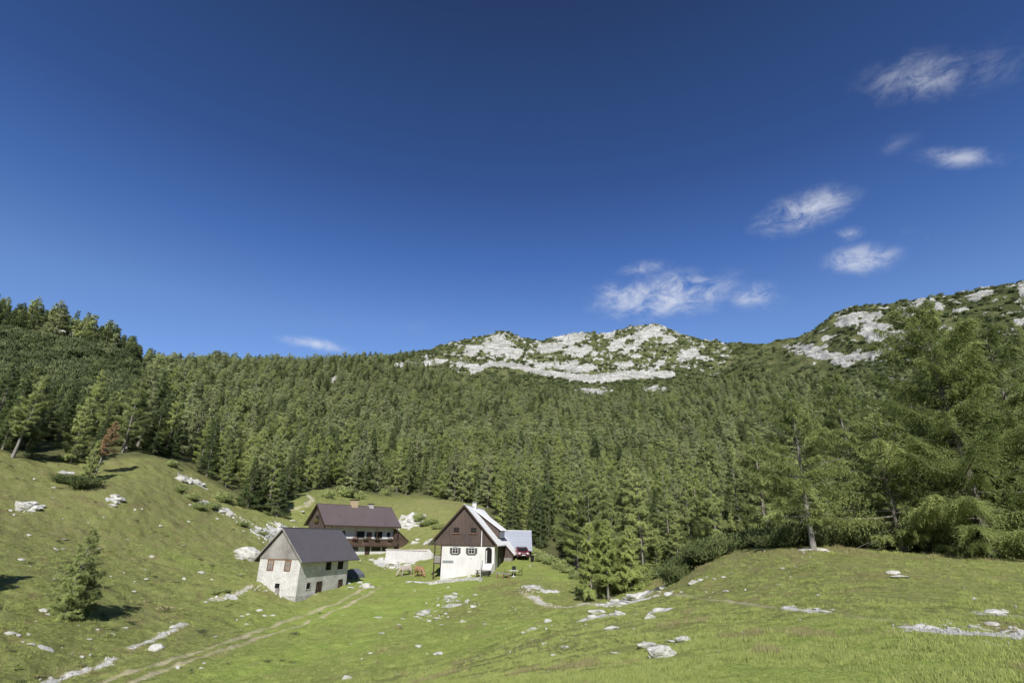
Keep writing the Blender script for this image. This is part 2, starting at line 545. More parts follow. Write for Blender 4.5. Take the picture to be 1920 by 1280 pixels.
def mat_plain(name, col, rough=0.7, metallic=0.0, var=0.25, scale=3.0, spec=0.3):
    t = NT(name); o = t.coord()
    a = t.noise(o, scale, 4, 0.6)
    c = t.mix(t.math('MULTIPLY', t.rng(a, 0.35, 0.7), var), col, tuple(x * 0.55 for x in col))
    t.bsdf(c, rough, a, 0.1, 0.02, metallic=metallic, spec=spec)
    return t.m


def mat_rock(name, base=(0.68, 0.66, 0.615), dark=(0.28, 0.275, 0.24)):
    t = NT(name); o = t.coord()
    a = t.noise(o, 2.2, 6, 0.65)
    b = t.noise(o, 9, 4, 0.7)
    col = t.mix(t.rng(a, 0.50, 0.72), base, dark)
    col = t.mix(t.math('MULTIPLY', t.rng(b, 0.55, 0.75), 0.5), col, (0.30, 0.29, 0.25))
    oi = t.n('ShaderNodeObjectInfo').outputs['Random']
    col = t.mix(t.math('MULTIPLY', oi, 0.25), col, (0.50, 0.49, 0.44))
    t.bsdf(col, 0.95, t.math('ADD', a, t.math('MULTIPLY', b, 0.4)), 0.6, 0.12, spec=0.15)
    return t.m


def mat_leaf(name, dark, mid, light, trans=0.35, soft=1.0, spread=0.5):
    t = NT(name)
    oi = t.n('ShaderNodeObjectInfo').outputs['Random']
    at_ = t.n('ShaderNodeAttribute', attribute_name='tint').outputs['Fac']
    f = t.math('ADD', t.math('MULTIPLY', oi, 0.62), t.math('MULTIPLY', at_, spread))
    col = t.ramp(f, [(0.05, dark), (0.5, mid), (1.0, light)])
    ob = t.coord('Object')
    sp = t.n('ShaderNodeSeparateXYZ', ins={0: ob})
    outw = t.n('ShaderNodeCombineXYZ', ins={0: sp.outputs[0], 1: sp.outputs[1], 2: 0.9}).outputs[0]
    outw = t.n('ShaderNodeVectorMath', operation='NORMALIZE', ins={0: outw}).outputs[0]
    outw = t.n('ShaderNodeVectorTransform', vector_type='NORMAL', convert_from='OBJECT', convert_to='WORLD', ins={0: outw}).outputs[0]
    gn = t.n('ShaderNodeNewGeometry').outputs['Normal']
    nm = t.n('ShaderNodeVectorMath', operation='ADD', ins={0: t.n('ShaderNodeVectorMath', operation='SCALE', ins={0: outw, 'Scale': soft}).outputs[0], 1: gn}).outputs[0]
    nm = t.n('ShaderNodeVectorMath', operation='NORMALIZE', ins={0: nm}).outputs[0]
    d = t.n('ShaderNodeBsdfDiffuse', ins={'Color': col, 'Normal': nm})
    tr = t.n('ShaderNodeBsdfTranslucent', ins={'Color': t.mix(1.0, t.mix(0.5, col, light), (trans,) * 3, 'MULTIPLY')})
    mx = t.n('ShaderNodeAddShader')
    t.t.links.new(d.outputs[0], mx.inputs[0]); t.t.links.new(tr.outputs[0], mx.inputs[1])
    t.t.links.new(mx.outputs[0], t.out.inputs['Surface'])
    return t.m


def mat_bark(name, a=(0.23, 0.20, 0.17), b=(0.09, 0.075, 0.06)):
    t = NT(name); o = t.coord()
    n1 = t.noise(t.mapped(o, (6, 6, 1.2)), 2.0, 5, 0.65)
    t.bsdf(t.mix(t.rng(n1, 0.35, 0.65), b, a), 0.95, n1, 0.8, 0.05, spec=0.1)
    return t.m


def mat_ground():
    t = NT('ground_cover'); o = t.coord('Object')
    m1 = t.n('ShaderNodeAttribute', attribute_name='cover').outputs['Color']
    s = t.n('ShaderNodeSeparateColor', ins={0: m1})
    path, rock, dry = s.outputs[0], s.outputs[1], s.outputs[2]
    m2 = t.n('ShaderNodeAttribute', attribute_name='cover_b').outputs['Color']
    s2 = t.n('ShaderNodeSeparateColor', ins={0: m2})
    wood, soil, lush = s2.outputs[0], s2.outputs[1], s2.outputs[2]
    n0 = t.noise(o, 0.10, 4, 0.6)
    n1 = t.noise(o, 0.7, 5, 0.65)
    n2 = t.noise(o, 4.5, 5, 0.7)
    n3 = t.noise(o, 22.0, 3, 0.7)
    g = t.mix(t.rng(n1, 0.30, 0.70), (0.240, 0.268, 0.082), (0.370, 0.385, 0.132))
    n1b = t.noise(t.mapped(o, (1, 1, 2.5)), 1.9, 5, 0.72)
    g = t.mix(t.math('MULTIPLY', t.rng(n1b, 0.50, 0.66), 0.55), g, (0.125, 0.148, 0.048))
    g = t.mix(t.math('MULTIPLY', t.rng(n2, 0.48, 0.75), 0.6), g, (0.120, 0.140, 0.048))
    lushc = t.mix(t.rng(n1, 0.3, 0.7), (0.275, 0.370, 0.080), (0.380, 0.455, 0.115))
    lushc = t.mix(t.math('MULTIPLY', t.rng(n2, 0.5, 0.78), 0.4), lushc, (0.205, 0.270, 0.060))
    g = t.mix(lush, g, lushc)
    dryc = t.mix(t.rng(n2, 0.35, 0.7), (0.300, 0.268, 0.130), (0.225, 0.215, 0.090))
    df = t.math('MULTIPLY', t.math('ADD', dry, t.math('MULTIPLY', t.rng(n0, 0.5, 0.7), 0.35)), t.rng(n1, 0.25, 0.62), clamp=True)
    g = t.mix(df, g, dryc)
    g = t.mix(t.math('MULTIPLY', t.rng(n3, 0.5, 0.8), 0.35), g, (0.09, 0.115, 0.035))
    sc = t.mix(t.rng(n2, 0.35, 0.7), (0.25, 0.185, 0.105), (0.16, 0.125, 0.07))
    g = t.mix(t.math('MULTIPLY', soil, t.rng(t.math('ADD', n2, t.math('MULTIPLY', soil, 0.35)), 0.5, 0.72)), g, sc)
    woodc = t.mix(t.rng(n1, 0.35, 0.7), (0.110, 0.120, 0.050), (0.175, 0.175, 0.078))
    g = t.mix(wood, g, woodc)  # woodland floor tone, and the painted shade of the left slope
    pc = t.mix(t.rng(n2, 0.3, 0.7), (0.60, 0.53, 0.36), (0.44, 0.40, 0.22))
    pf = t.math('MULTIPLY', path, t.rng(t.math('ADD', t.math('ADD', n2, n3), t.math('MULTIPLY', path, 0.9)), 0.95, 1.3), clamp=True)
    g = t.mix(pf, g, pc)
    # limestone, cracked, with lichen-grey hollows
    rn = t.noise(t.mapped(o, (0.22, 0.22, 0.55)), 1.0, 7, 0.68)
    rn2 = t.noise(o, 1.6, 5, 0.7)
    rc = t.mix(t.rng(rn, 0.46, 0.66), (0.76, 0.74, 0.70), (0.38, 0.37, 0.32))
    rc = t.mix(t.math('MULTIPLY', t.rng(rn2, 0.5, 0.75), 0.45), rc, (0.33, 0.33, 0.27))
    rf = t.rng(t.math('ADD', rock, t.math('MULTIPLY', t.math('SUBTRACT', n2, 0.5), 0.9)), 0.42, 0.62)
    g = t.mix(rf, g, rc)
    bh = t.math('ADD', t.math('MULTIPLY', n2, 0.6), t.math('MULTIPLY', n3, 0.4))
    bh = t.math('ADD', bh, t.math('MULTIPLY', n1b, 1.4))
    t.bsdf(g, 0.97, bh, 0.7, 0.30, spec=0.05)
    return t.m


def mat_mountain():
    t = NT('mountain_cover'); o = t.coord('Object')
    m1 = t.n('ShaderNodeAttribute', attribute_name='cover').outputs['Color']
    s = t.n('ShaderNodeSeparateColor', ins={0: m1})
    rock, dry = s.outputs[1], s.outputs[2]
    n1 = t.noise(o, 0.035, 5, 0.6)
    n2 = t.noise(o, 0.16, 5, 0.7)
    strata = t.noise(t.mapped(o, (0.03, 0.03, 0.16), (0.25, 0.12, 0)), 1.0, 7, 0.7)
    fine = t.noise(o, 0.55, 5, 0.7)
    g = t.mix(t.rng(n1, 0.40, 0.62), (0.105, 0.125, 0.048), (0.215, 0.225, 0.098))
    g = t.mix(t.math('MULTIPLY', t.rng(n2, 0.45, 0.7), 0.7), g, (0.085, 0.100, 0.042))
    rc = t.mix(t.rng(strata, 0.44, 0.60), (0.78, 0.765, 0.72), (0.46, 0.45, 0.40))
    rc = t.mix(t.math('MULTIPLY', t.rng(fine, 0.52, 0.66), 0.45), rc, (0.22, 0.22, 0.18))
    crk = t.noise(t.mapped(o, (0.10, 0.10, 0.16), (0.5, 0.4, 0.2)), 1.0, 5, 0.65)
    crack_shade = t.rng(t.math('ABSOLUTE', t.math('SUBTRACT', crk, 0.5)), 0.030, 0.0)  # thin dark crack lines, relief shading painted into the rock
    rc = t.mix(t.math('MULTIPLY', crack_shade, 0.6), rc, (0.13, 0.135, 0.10))
    rc = t.mix(t.math('MULTIPLY', t.rng(n2, 0.52, 0.68), 0.35), rc, (0.24, 0.245, 0.19))
    rf = t.rng(t.math('ADD', rock, t.math('MULTIPLY', t.math('SUBTRACT', fine, 0.5), 0.9)), 0.40, 0.60)
    g = t.mix(rf, g, rc)
    t.bsdf(g, 0.97, t.math('ADD', strata, t.math('MULTIPLY', fine, 0.5)), 1.0, 6.0, spec=0.05)
    return t.m


M = dict(
    ground=mat_ground(), mountain=mat_mountain(),
    larch=mat_leaf('larch_needles', (0.150, 0.182, 0.074), (0.240, 0.282, 0.108), (0.335, 0.375, 0.146), .48, 2.2),
    larch_hazed=mat_leaf('hazed_larch_needles', (0.172, 0.204, 0.112), (0.258, 0.298, 0.150), (0.340, 0.380, 0.182), .48, 2.2),  # paler, bluer needles: distance haze put into the colour
    pine_far=mat_leaf('hazed_pine_needles', (0.075, 0.095, 0.045), (0.125, 0.150, 0.070), (0.180, 0.205, 0.098), 0.35),  # dwarf pine lightened: haze over the ridge painted into the needles
    pale=mat_leaf('pale_larch_needles', (0.150, 0.172, 0.085), (0.235, 0.262, 0.125), (0.320, 0.345, 0.165), .45, 1.7),
    larch_near=mat_leaf('near_larch_needles', (0.052, 0.072, 0.028), (0.145, 0.178, 0.062), (0.285, 0.320, 0.122), .45, 0.6, 0.75),
    bright=mat_leaf('yellow_green_larch_needles', (0.180, 0.220, 0.072), (0.260, 0.308, 0.100), (0.345, 0.388, 0.138), .48, 1.8),  # yellow-green is the own colour of these needles
    spruce=mat_leaf('spruce_needles', (0.060, 0.084, 0.035), (0.112, 0.145, 0.058), (0.172, 0.208, 0.085), 0.35, 1.4),
    pine=mat_leaf('dwarf_pine_needles', (0.050, 0.068, 0.027), (0.095, 0.118, 0.046), (0.150, 0.178, 0.072), 0.3),
    brown=mat_leaf('dead_needles', (0.23, 0.155, 0.085), (0.30, 0.205, 0.11), (0.37, 0.26, 0.145)),
    bark=mat_bark('bark', (0.36, 0.33, 0.29), (0.15, 0.13, 0.11)), deadwood=mat_bark('grey_dead_wood', (0.36, 0.34, 0.31), (0.17, 0.155, 0.14)),
    rock=mat_rock('limestone'),
    plaster=mat_plaster('white_plaster', (0.73, 0.71, 0.69), (0.54, 0.52, 0.48), 0.6),
    barnwall=mat_plaster('limewashed_stone', (0.74, 0.715, 0.68), (0.44, 0.42, 0.37), 0.75, 0.4),
    stone=mat_plaster('rubble_stone', (0.58, 0.55, 0.51), (0.34, 0.32, 0.28), 0.5, 0.7),
    greywood=mat_wood('weathered_boards', (0.40, 0.375, 0.35), (0.21, 0.19, 0.17)),
    darkwood=mat_wood('dark_boards', (0.138, 0.100, 0.088), (0.080, 0.062, 0.057), board=0.2, weather=0.3),
    brownwood=mat_wood('brown_rail_boards', (0.165, 0.108, 0.080), (0.085, 0.058, 0.046), board=0.14),
    warmwood=mat_wood('reddish_boards', (0.36, 0.20, 0.12), (0.20, 0.11, 0.07), board=0.2),
    beam=mat_plain('dark_timber', (0.07, 0.045, 0.035), 0.8),
    barnroof=mat_roof('grey_slate_roof', (0.135, 0.122, 0.130), (0.105, 0.095, 0.104), 0.32, 0.45, 0.6, strength=0.18),
    brownroof=mat_roof('brown_metal_roof', (0.150, 0.118, 0.116), (0.118, 0.094, 0.094), 0.30, 0.55, 0.45, strength=0.25),
    whiteroof=mat_roof('white_metal_roof', (0.95, 0.945, 0.93), (0.90, 0.89, 0.88), 0.6, 0.6, 0.9, strength=0.10, spec=0.0),
    blueroof=mat_roof('pale_blue_metal_roof', (0.37, 0.395, 0.45), (0.34, 0.36, 0.42), 0.9, 0.5, 0.35, strength=0.12, spec=0.6),
    glass=mat_plain('dark_glass', (0.018, 0.02, 0.024), 0.15, 0.0, 0.2, spec=0.5),
    white=mat_plain('white_paint', (0.80, 0.79, 0.77), 0.6),
    shutter=mat_plain('grey_green_shutter_paint', (0.10, 0.095, 0.085), 0.7),
    hole=mat_plain('dark_opening', (0.012, 0.011, 0.010), 0.9),
    red=mat_plain('red_car_paint', (0.17, 0.018, 0.03), 0.3, 0.0, 0.05, spec=0.6),
    rubber=mat_plain('black_rubber', (0.015, 0.015, 0.016), 0.8),
    lamp=mat_plain('headlight_glass', (0.75, 0.75, 0.78), 0.15, spec=0.7),
    steel=mat_plain('grey_steel', (0.42, 0.43, 0.45), 0.4, 0.6),
    brick=mat_plain('ochre_chimney_plaster', (0.52, 0.40, 0.26), 0.9),
    flower=mat_leaf('geraniums', (0.05, 0.09, 0.02), (0.10, 0.13, 0.03), (0.35, 0.05, 0.05), 0.2),
    yellowflower=mat_leaf('yellow_green_flowers', (0.10, 0.13, 0.02), (0.26, 0.25, 0.05), (0.40, 0.34, 0.08), 0.2),
    cow=mat_plain('tan_hide', (0.36, 0.21, 0.12), 0.85, 0, 0.35, 2.0),
    cow2=mat_plain('pale_grey_hide', (0.46, 0.40, 0.33), 0.85, 0, 0.6, 2.0),
    blue=mat_plain('blue_grey_tarpaulin', (0.16, 0.175, 0.21), 0.7),
    grass=mat_leaf('grass_blades', (0.150, 0.185, 0.055), (0.235, 0.272, 0.082), (0.325, 0.350, 0.120), 0.35, 0.8),
    straw=mat_leaf('dry_grass', (0.17, 0.165, 0.07), (0.235, 0.215, 0.098), (0.33, 0.295, 0.155), 0.3, 0.8),
)

# ------------------------------------------------------------------ the ground sheet (one grid, split by what covers it)
fine = np.radians(np.linspace(-53, 53, 1150))
coarse = np.radians(np.linspace(53, 307, 66))[1:-1]
TA = np.r_[fine, coarse]
RA = np.r_[0.0, np.exp(np.linspace(math.log(1.2), math.log(28), 230)), np.exp(np.linspace(math.log(28), math.log(130), 330))[1:],
           np.exp(np.linspace(math.log(130), math.log(480), 120))[1:], np.exp(np.linspace(math.log(480), math.log(1010), 320))[1:], np.linspace(1010, 1800, 24)[1:]]
nt, nr = len(TA), len(RA)
tt, rr = np.meshgrid(TA, RA, indexing='ij')
gx, gy = (rr * np.sin(tt)).ravel(), (rr * np.cos(tt)).ravel()
gz = height(gx, gy)
gr = rr.ravel()
gu, gv = project(gx, gy, gz)
front = (gy > 0.5)
gu = np.where(front, gu, -9999); gv = np.where(front, gv, 3000)

TRACK_A = [(60, 925), (133, 894), (213, 870), (263, 853), (327, 831), (374, 814.5), (411, 802.5), (447, 789), (470, 776), (486, 768)]
TRACK_B = [(90, 925), (140, 905), (205, 881), (267, 861), (300, 851), (336, 836.5), (374, 825), (405, 814), (432, 803.5), (455, 794), (480, 781), (500, 770)]
FOOT_A = [(690, 779), (700, 785), (712, 792), (722, 795), (738, 797), (752, 796), (764, 792), (785, 793), (803, 794), (818, 789), (834, 786), (850, 780)]
FOOT_B = [(850, 780), (884, 780), (905, 782), (924, 785.5), (960, 790), (1008, 796), (1040, 801), (1083, 804), (1120, 808), (1170, 815), (1205, 823), (1240, 829), (1291, 833), (1344, 836), (1400, 838)]
SCAR = [(60, 898), (80, 891), (110, 881), (143, 869), (150, 864)]
SCAR2 = [(173, 850), (207, 838), (228, 826), (243, 819)]
BANK = [(276, 787), (290, 785), (303, 784), (318, 776), (328, 769)]
LODGEPATH = [(362, 676), (385, 668), (403, 664), (410, 656), (404, 650)]
SPUR_TRACK = [(560, 890), (600, 872), (640, 858), (690, 845), (740, 846)]
pp = lambda poly: [tuple(ground(u, v))[:2] for u, v in poly]
near_i = np.where((gr > 1) & (gr < 150) & (np.abs(tt.ravel()) < 0.95))[0]
nx, ny, nr_ = gx[near_i], gy[near_i], gr[near_i]
nu, nv = gu[near_i], gv[near_i]
wob = 0.35 * fbm(nx / 1.3, ny / 1.3, 3, 77)


def strip(poly, w, soft=0.5, keep=None):
    d = seg_dist(nx, ny, pp(poly)) + wob * min(1.0, w * 1.4)
    return 1 - sstep(w * (1 - soft), w * (1 + soft), d)


cover = np.zeros((len(gx), 4), np.float32); cover[:, 3] = 1
cover_b = np.zeros((len(gx), 4), np.float32); cover_b[:, 3] = 1
patchy = sstep(-0.25, 0.2, fbm(nx / 3.5, ny / 3.5, 3, 78))
track = np.maximum(strip(TRACK_A, 0.34) * (0.5 + 0.5 * patchy), strip(TRACK_B, 0.27) * (0.55 + 0.45 * patchy))
foot = np.maximum(strip(FOOT_A, 0.5) * (0.7 + 0.3 * patchy), strip(FOOT_B, 0.2) * (0.25 + 0.55 * patchy))
foot = np.maximum(foot, strip(LODGEPATH, 0.45) * 0.9)
rubble = np.maximum.reduce([strip([(1200, 823), (1237, 828), (1291, 832), (1344, 835), (1390, 838)], 0.42), strip([(1031, 797), (1060, 801), (1084, 803)], 0.20)])
scar = np.maximum.reduce([strip(SCAR, 0.28), strip(SCAR2, 0.32), strip(BANK, 0.35) * 0.8])
cover[near_i, 0] = np.maximum.reduce([track, foot, rubble, scar * 0.9])
cover[near_i, 1] = np.maximum.reduce([0.55 * strip(FOOT_A, 0.5) * (0.5 + 0.5 * patchy), 1.0 * rubble, 0.6 * scar])
# bare limestone showing through the turf: (u, v, half width in m, half height in m)
n_r = fbm(nx / 1.6, ny / 1.6, 4, 90)
PATCH = [(509, 739, 3.0, 2.5), (530, 742, 2.5, 1.5), (537, 684, 3.2, 3.0), (250, 631, 2.4, 1.6), (262, 637, 2.2, 1.0), (273, 662, 1.4, .8), (300, 672, 1.6, .8), (35, 668, 1.3, .7), (152, 656, .9, 1.2),
         (324, 728, 2.0, 2.2), (84, 621, 1.6, 0.8), (303, 784, .9, .5), (834, 785, 1.8, 1.0), (824, 792, 1.6, 0.9), (808, 791, 1.2, 0.5), (789, 794, 1.2, .4), (778, 811, 0.9, 0.7),
         (868, 801, 0.8, 0.5), (1305, 806, 0.9, 0.5), (1072, 721, 1.0, 0.5), (1095, 690, 6, 12), (1090, 640, 7, 18), (1100, 590, 9, 25), (565, 709, 1.5, 1), (350, 700, 2.2, 3), (372, 694, 2.5, 2.5),
         (590, 784, 1.2, 1.0), (557, 803, 0.8, 0.8), (596, 794, 0.8, 0.8), (566, 765, 2.4, 0.8), (480, 769, 1.2, 0.8), (700, 770, 1.4, 1.0), (716, 776, 1.5, 0.5), (705, 727, 1.6, 1.2), (60, 850, .5, .3)]
for u, v, w, h in PATCH:
    p = ground(u, v)
    e = ((nx - p.x) / w) ** 2 + ((ny - p.y) / (h * 1.3)) ** 2
    cover[near_i, 1] = np.maximum(cover[near_i, 1], sstep(0.05, 0.55, 1.0 - e + n_r * 1.3) * (e < 4))
soil = np.zeros(len(nx))
for u, v, w, h in [(57, 804, 0.9, 0.8), (12, 834, 1.6, 1.0), (1178, 756, 1.2, 1.0), (340, 775, 2.2, 1.6), (365, 784, 1.6, .8), (650, 770, 3, 2), (680, 775, 3, 2.2), (700, 772, 2.5, 2), (1060, 797, 2.2, 0.5), (1290, 818, 2.5, .9), (1330, 815, 2, .8), (930, 782, 3, 0.8),
                   (596, 806, 3.5, 3.0), (610, 795, 3, 3), (870, 752, 3, 6)]:
    p = ground(u, v)
    e = ((nx - p.x) / w) ** 2 + ((ny - p.y) / h) ** 2
    soil = np.maximum(soil, sstep(0.0, 1.0, 1.25 - e + n_r * 0.6) * 0.5)
soil = np.maximum(soil, 0.55 * sstep(0.20, 0.42, fbm(nx / 2.6, ny / 2.0, 4, 97)) * sstep(360, 260, nu) * (nv > 600))
cover_b[near_i, 1] = soil
dry = 0.35 * sstep(0.05, 0.4, fbm(nx / 9, ny / 9, 4, 95))
dry = np.maximum(dry, 0.85 * np.exp(-((nv - interp(nu, [(-200, 600), (880, 770), (930, 742), (985, 724), (1100, 720), (1344, 733), (1500, 738)])) / 9.0) ** 2) * (nu > 860) * (nr_ < 60))
dry = np.maximum(dry, (1 - sstep(0.6, 2.4, seg_dist(nx, ny, pp(SPUR_TRACK)))) * 0.7)
dry = np.maximum(dry, 0.6 * sstep(420, 250, nu) * sstep(780, 700, nv) * (0.6 + n_r))
for u, v, w in [(735, 742, 6), (750, 770, 5), (700, 760, 4), (760, 775, 4), (1180, 745, 5), (1040, 728, 5), (750, 880, 3), (790, 860, 3), (1000, 860, 1.5), (620, 700, 9), (520, 690, 8), (560, 660, 16)]:
    p = ground(u, v)
    dry = np.maximum(dry, 0.75 * np.exp(-((nx - p.x) ** 2 + (ny - p.y) ** 2) / w ** 2) * (0.7 + n_r))
cover[near_i, 2] = np.clip(dry, 0, 1)
lush = np.zeros(len(nx))
for u, v, w, h in [(500, 800, 11, 17), (560, 775, 9, 8), (420, 860, 7, 9), (560, 850, 9, 8), (500, 760, 9, 9), (690, 742, 4, 8), (720, 755, 4, 5), (640, 830, 6, 8), (1040, 830, 4, 3), (1150, 860, 4, 4), (1000, 880, 3, 3), (1250, 880, 4, 3), (900, 880, 3, 3), (330, 880, 5, 7), (250, 740, 4, 1.5)]:
    p = ground(u, v)
    lush = np.maximum(lush, np.exp(-(((nx - p.x) / w) ** 2 + ((ny - p.y) / h) ** 2)))
cover_b[near_i, 2] = np.clip(lush * 1.1, 0, 1)
# woodland floor and the mountain cover
ff = np.where(front)[0]
flow = interp(gu[ff], FOREST_LOW)
wood = sstep(6, -4, gv[ff] - flow + 3 * fbm(gx[ff] / 7, gy[ff] / 7, 3, 60)) * (gr[ff] > 48)
crest_hill = (gu[ff] > 395) & (gu[ff] < 635) & (gr[ff] < 140)
heath_shade = 0.22 * sstep(370, 250, gu[ff]) * (gr[ff] < 150) * (0.6 + 0.6 * fbm(gx[ff] / 5, gy[ff] / 5, 3, 61)).clip(0, 1)  # weaker light on the left slope, painted as darker ground colour
cover_b[ff, 0] = np.where(crest_hill, 0, np.maximum(wood, heath_shade))
rk = np.zeros(len(ff)); _k = gr[ff] > 190
rk[_k] = rock_mask(*(q[ff][_k] for q in (gx, gy, gz, gu, gv, gr)))
far_f = gr[ff] > 180
cover[ff, 1] = np.where(far_f, rk, cover[ff, 1])
# rock stands proud of the scrub and breaks into ledges
lift = np.where(far_f, rk * (0.5 + 6.0 * np.abs(fbm(gx[ff] / 16 + gz[ff] / 40, gz[ff] / 9 - gx[ff] / 50, 4, 71, .6))), 0)
gz[ff] += lift * (gr[ff] > 480)
small = np.zeros(len(gx)); small[near_i] = cover[near_i, 1] * (0.04 + 0.16 * np.abs(fbm(nx / 0.8, ny / 0.8, 3, 72))) * sstep(5, 60, nr_) - 0.07 * track
gz += small

idx = np.arange(nt * nr).reshape(nt, nr)
i2 = np.roll(idx, -1, axis=0)
quads = np.stack([idx[:, :-1], idx[:, 1:], i2[:, 1:], i2[:, :-1]], axis=-1).reshape(-1, 4)
quads = quads[:, ::-1]
qr = gr[quads].mean(1)
qpath = cover[:, 0][quads].mean(1)
trackv = np.zeros(len(gx)); trackv[near_i] = track
footv = np.zeros(len(gx)); footv[near_i] = np.maximum(foot, rubble)
qt, qf = trackv[quads].mean(1), footv[quads].mean(1)
gxyz = np.stack([gx, gy, gz], 1)


def sheet(name, sel, mat):
    q = quads[sel]
    used = np.unique(q)
    remap = np.full(len(gx), -1, np.int32); remap[used] = np.arange(len(used))
    me = mesh_np(name, gxyz[used], remap[q], [mat], smooth=True)
    for nm, arr in (("cover", cover), ("cover_b", cover_b)):
        a = me.attributes.new(nm, 'FLOAT_COLOR', 'POINT')
        a.data.foreach_set("color", arr[used].ravel())
    return tag(link(name, me), kind='structure')


is_track = (qt > 0.45) & (qr < 150)
is_foot = (qf > 0.45) & (qr < 150) & ~is_track
is_mtn = qr > 480
is_hill = (qr > 140) & ~is_mtn
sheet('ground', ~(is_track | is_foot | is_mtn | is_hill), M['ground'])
sheet('track', is_track, M['ground'])
sheet('footpath', is_foot, M['ground'])
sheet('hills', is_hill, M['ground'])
sheet('mountain', is_mtn, M['mountain'])

# horizon seen from the viewpoint (to leave out trees nobody could see)
_pa = np.radians(np.linspace(-52, 52, 420))
_pr = np.exp(np.linspace(math.log(20), math.log(1300), 300))
_ga, _gr = np.meshgrid(_pa, _pr, indexing='ij')
_tan = (height(_gr * np.sin(_ga), _gr * np.cos(_ga)) - EYE) / _gr
_run = np.maximum.accumulate(_tan, axis=1)


def seen(x, y, ztop):
    a = np.arctan2(x, y); r = np.hypot(x, y)
    i = np.clip(((a - _pa[0]) / (_pa[1] - _pa[0])).astype(int), 0, len(_pa) - 1)
    j = np.clip((np.searchsorted(_pr, r) - 2), 0, len(_pr) - 1)
    return (ztop - EYE) / r > _run[i, j]


# ------------------------------------------------------------------ trees
def unit(a):
    return a / (np.linalg.norm(a, axis=1, keepdims=True) + 1e-9)


def leaf_quads(P, D, L, Wd, rng):
    side = unit(np.cross(D, rng.normal(size=P.shape)))
    L = L[:, None]; Wd = Wd[:, None]
    v = np.stack([P, P + D * L * 0.45 + side * Wd * 0.5, P + D * L, P + D * L * 0.45 - side * Wd * 0.5], 1).reshape(-1, 3)
    f = np.arange(len(P) * 4).reshape(-1, 4)
    return v, f


def tubes_np(paths, radii, sides):
    """many tapering tubes at once; paths: list of (n,3), radii: list of (n,)"""
    V, Fq, n0 = [], [], 0
    ang = np.arange(sides) * 2 * math.pi / sides
    for p, r in zip(paths, radii):
        d = np.gradient(p, axis=0)
        d = unit(d)
        ref = np.where(np.abs(d[:, 2:3]) > 0.85, np.array([[1.0, 0.2, 0]]), np.array([[0, 0, 1.0]]))
        a = unit(np.cross(d, ref)); b = np.cross(d, a)
        ring = p[:, None, :] + (a[:, None, :] * np.cos(ang)[None, :, None] + b[:, None, :] * np.sin(ang)[None, :, None]) * r[:, None, None]
        V.append(ring.reshape(-1, 3))
        n = len(p)
        i = np.arange(n - 1)[:, None] * sides; k = np.arange(sides)[None, :]; k2 = (k + 1) % sides
        Fq.append(np.stack([n0 + i + k, n0 + i + k2, n0 + i + sides + k2, n0 + i + sides + k], -1).reshape(-1, 4))
        n0 += n * sides
    return np.concatenate(V), np.concatenate(Fq)


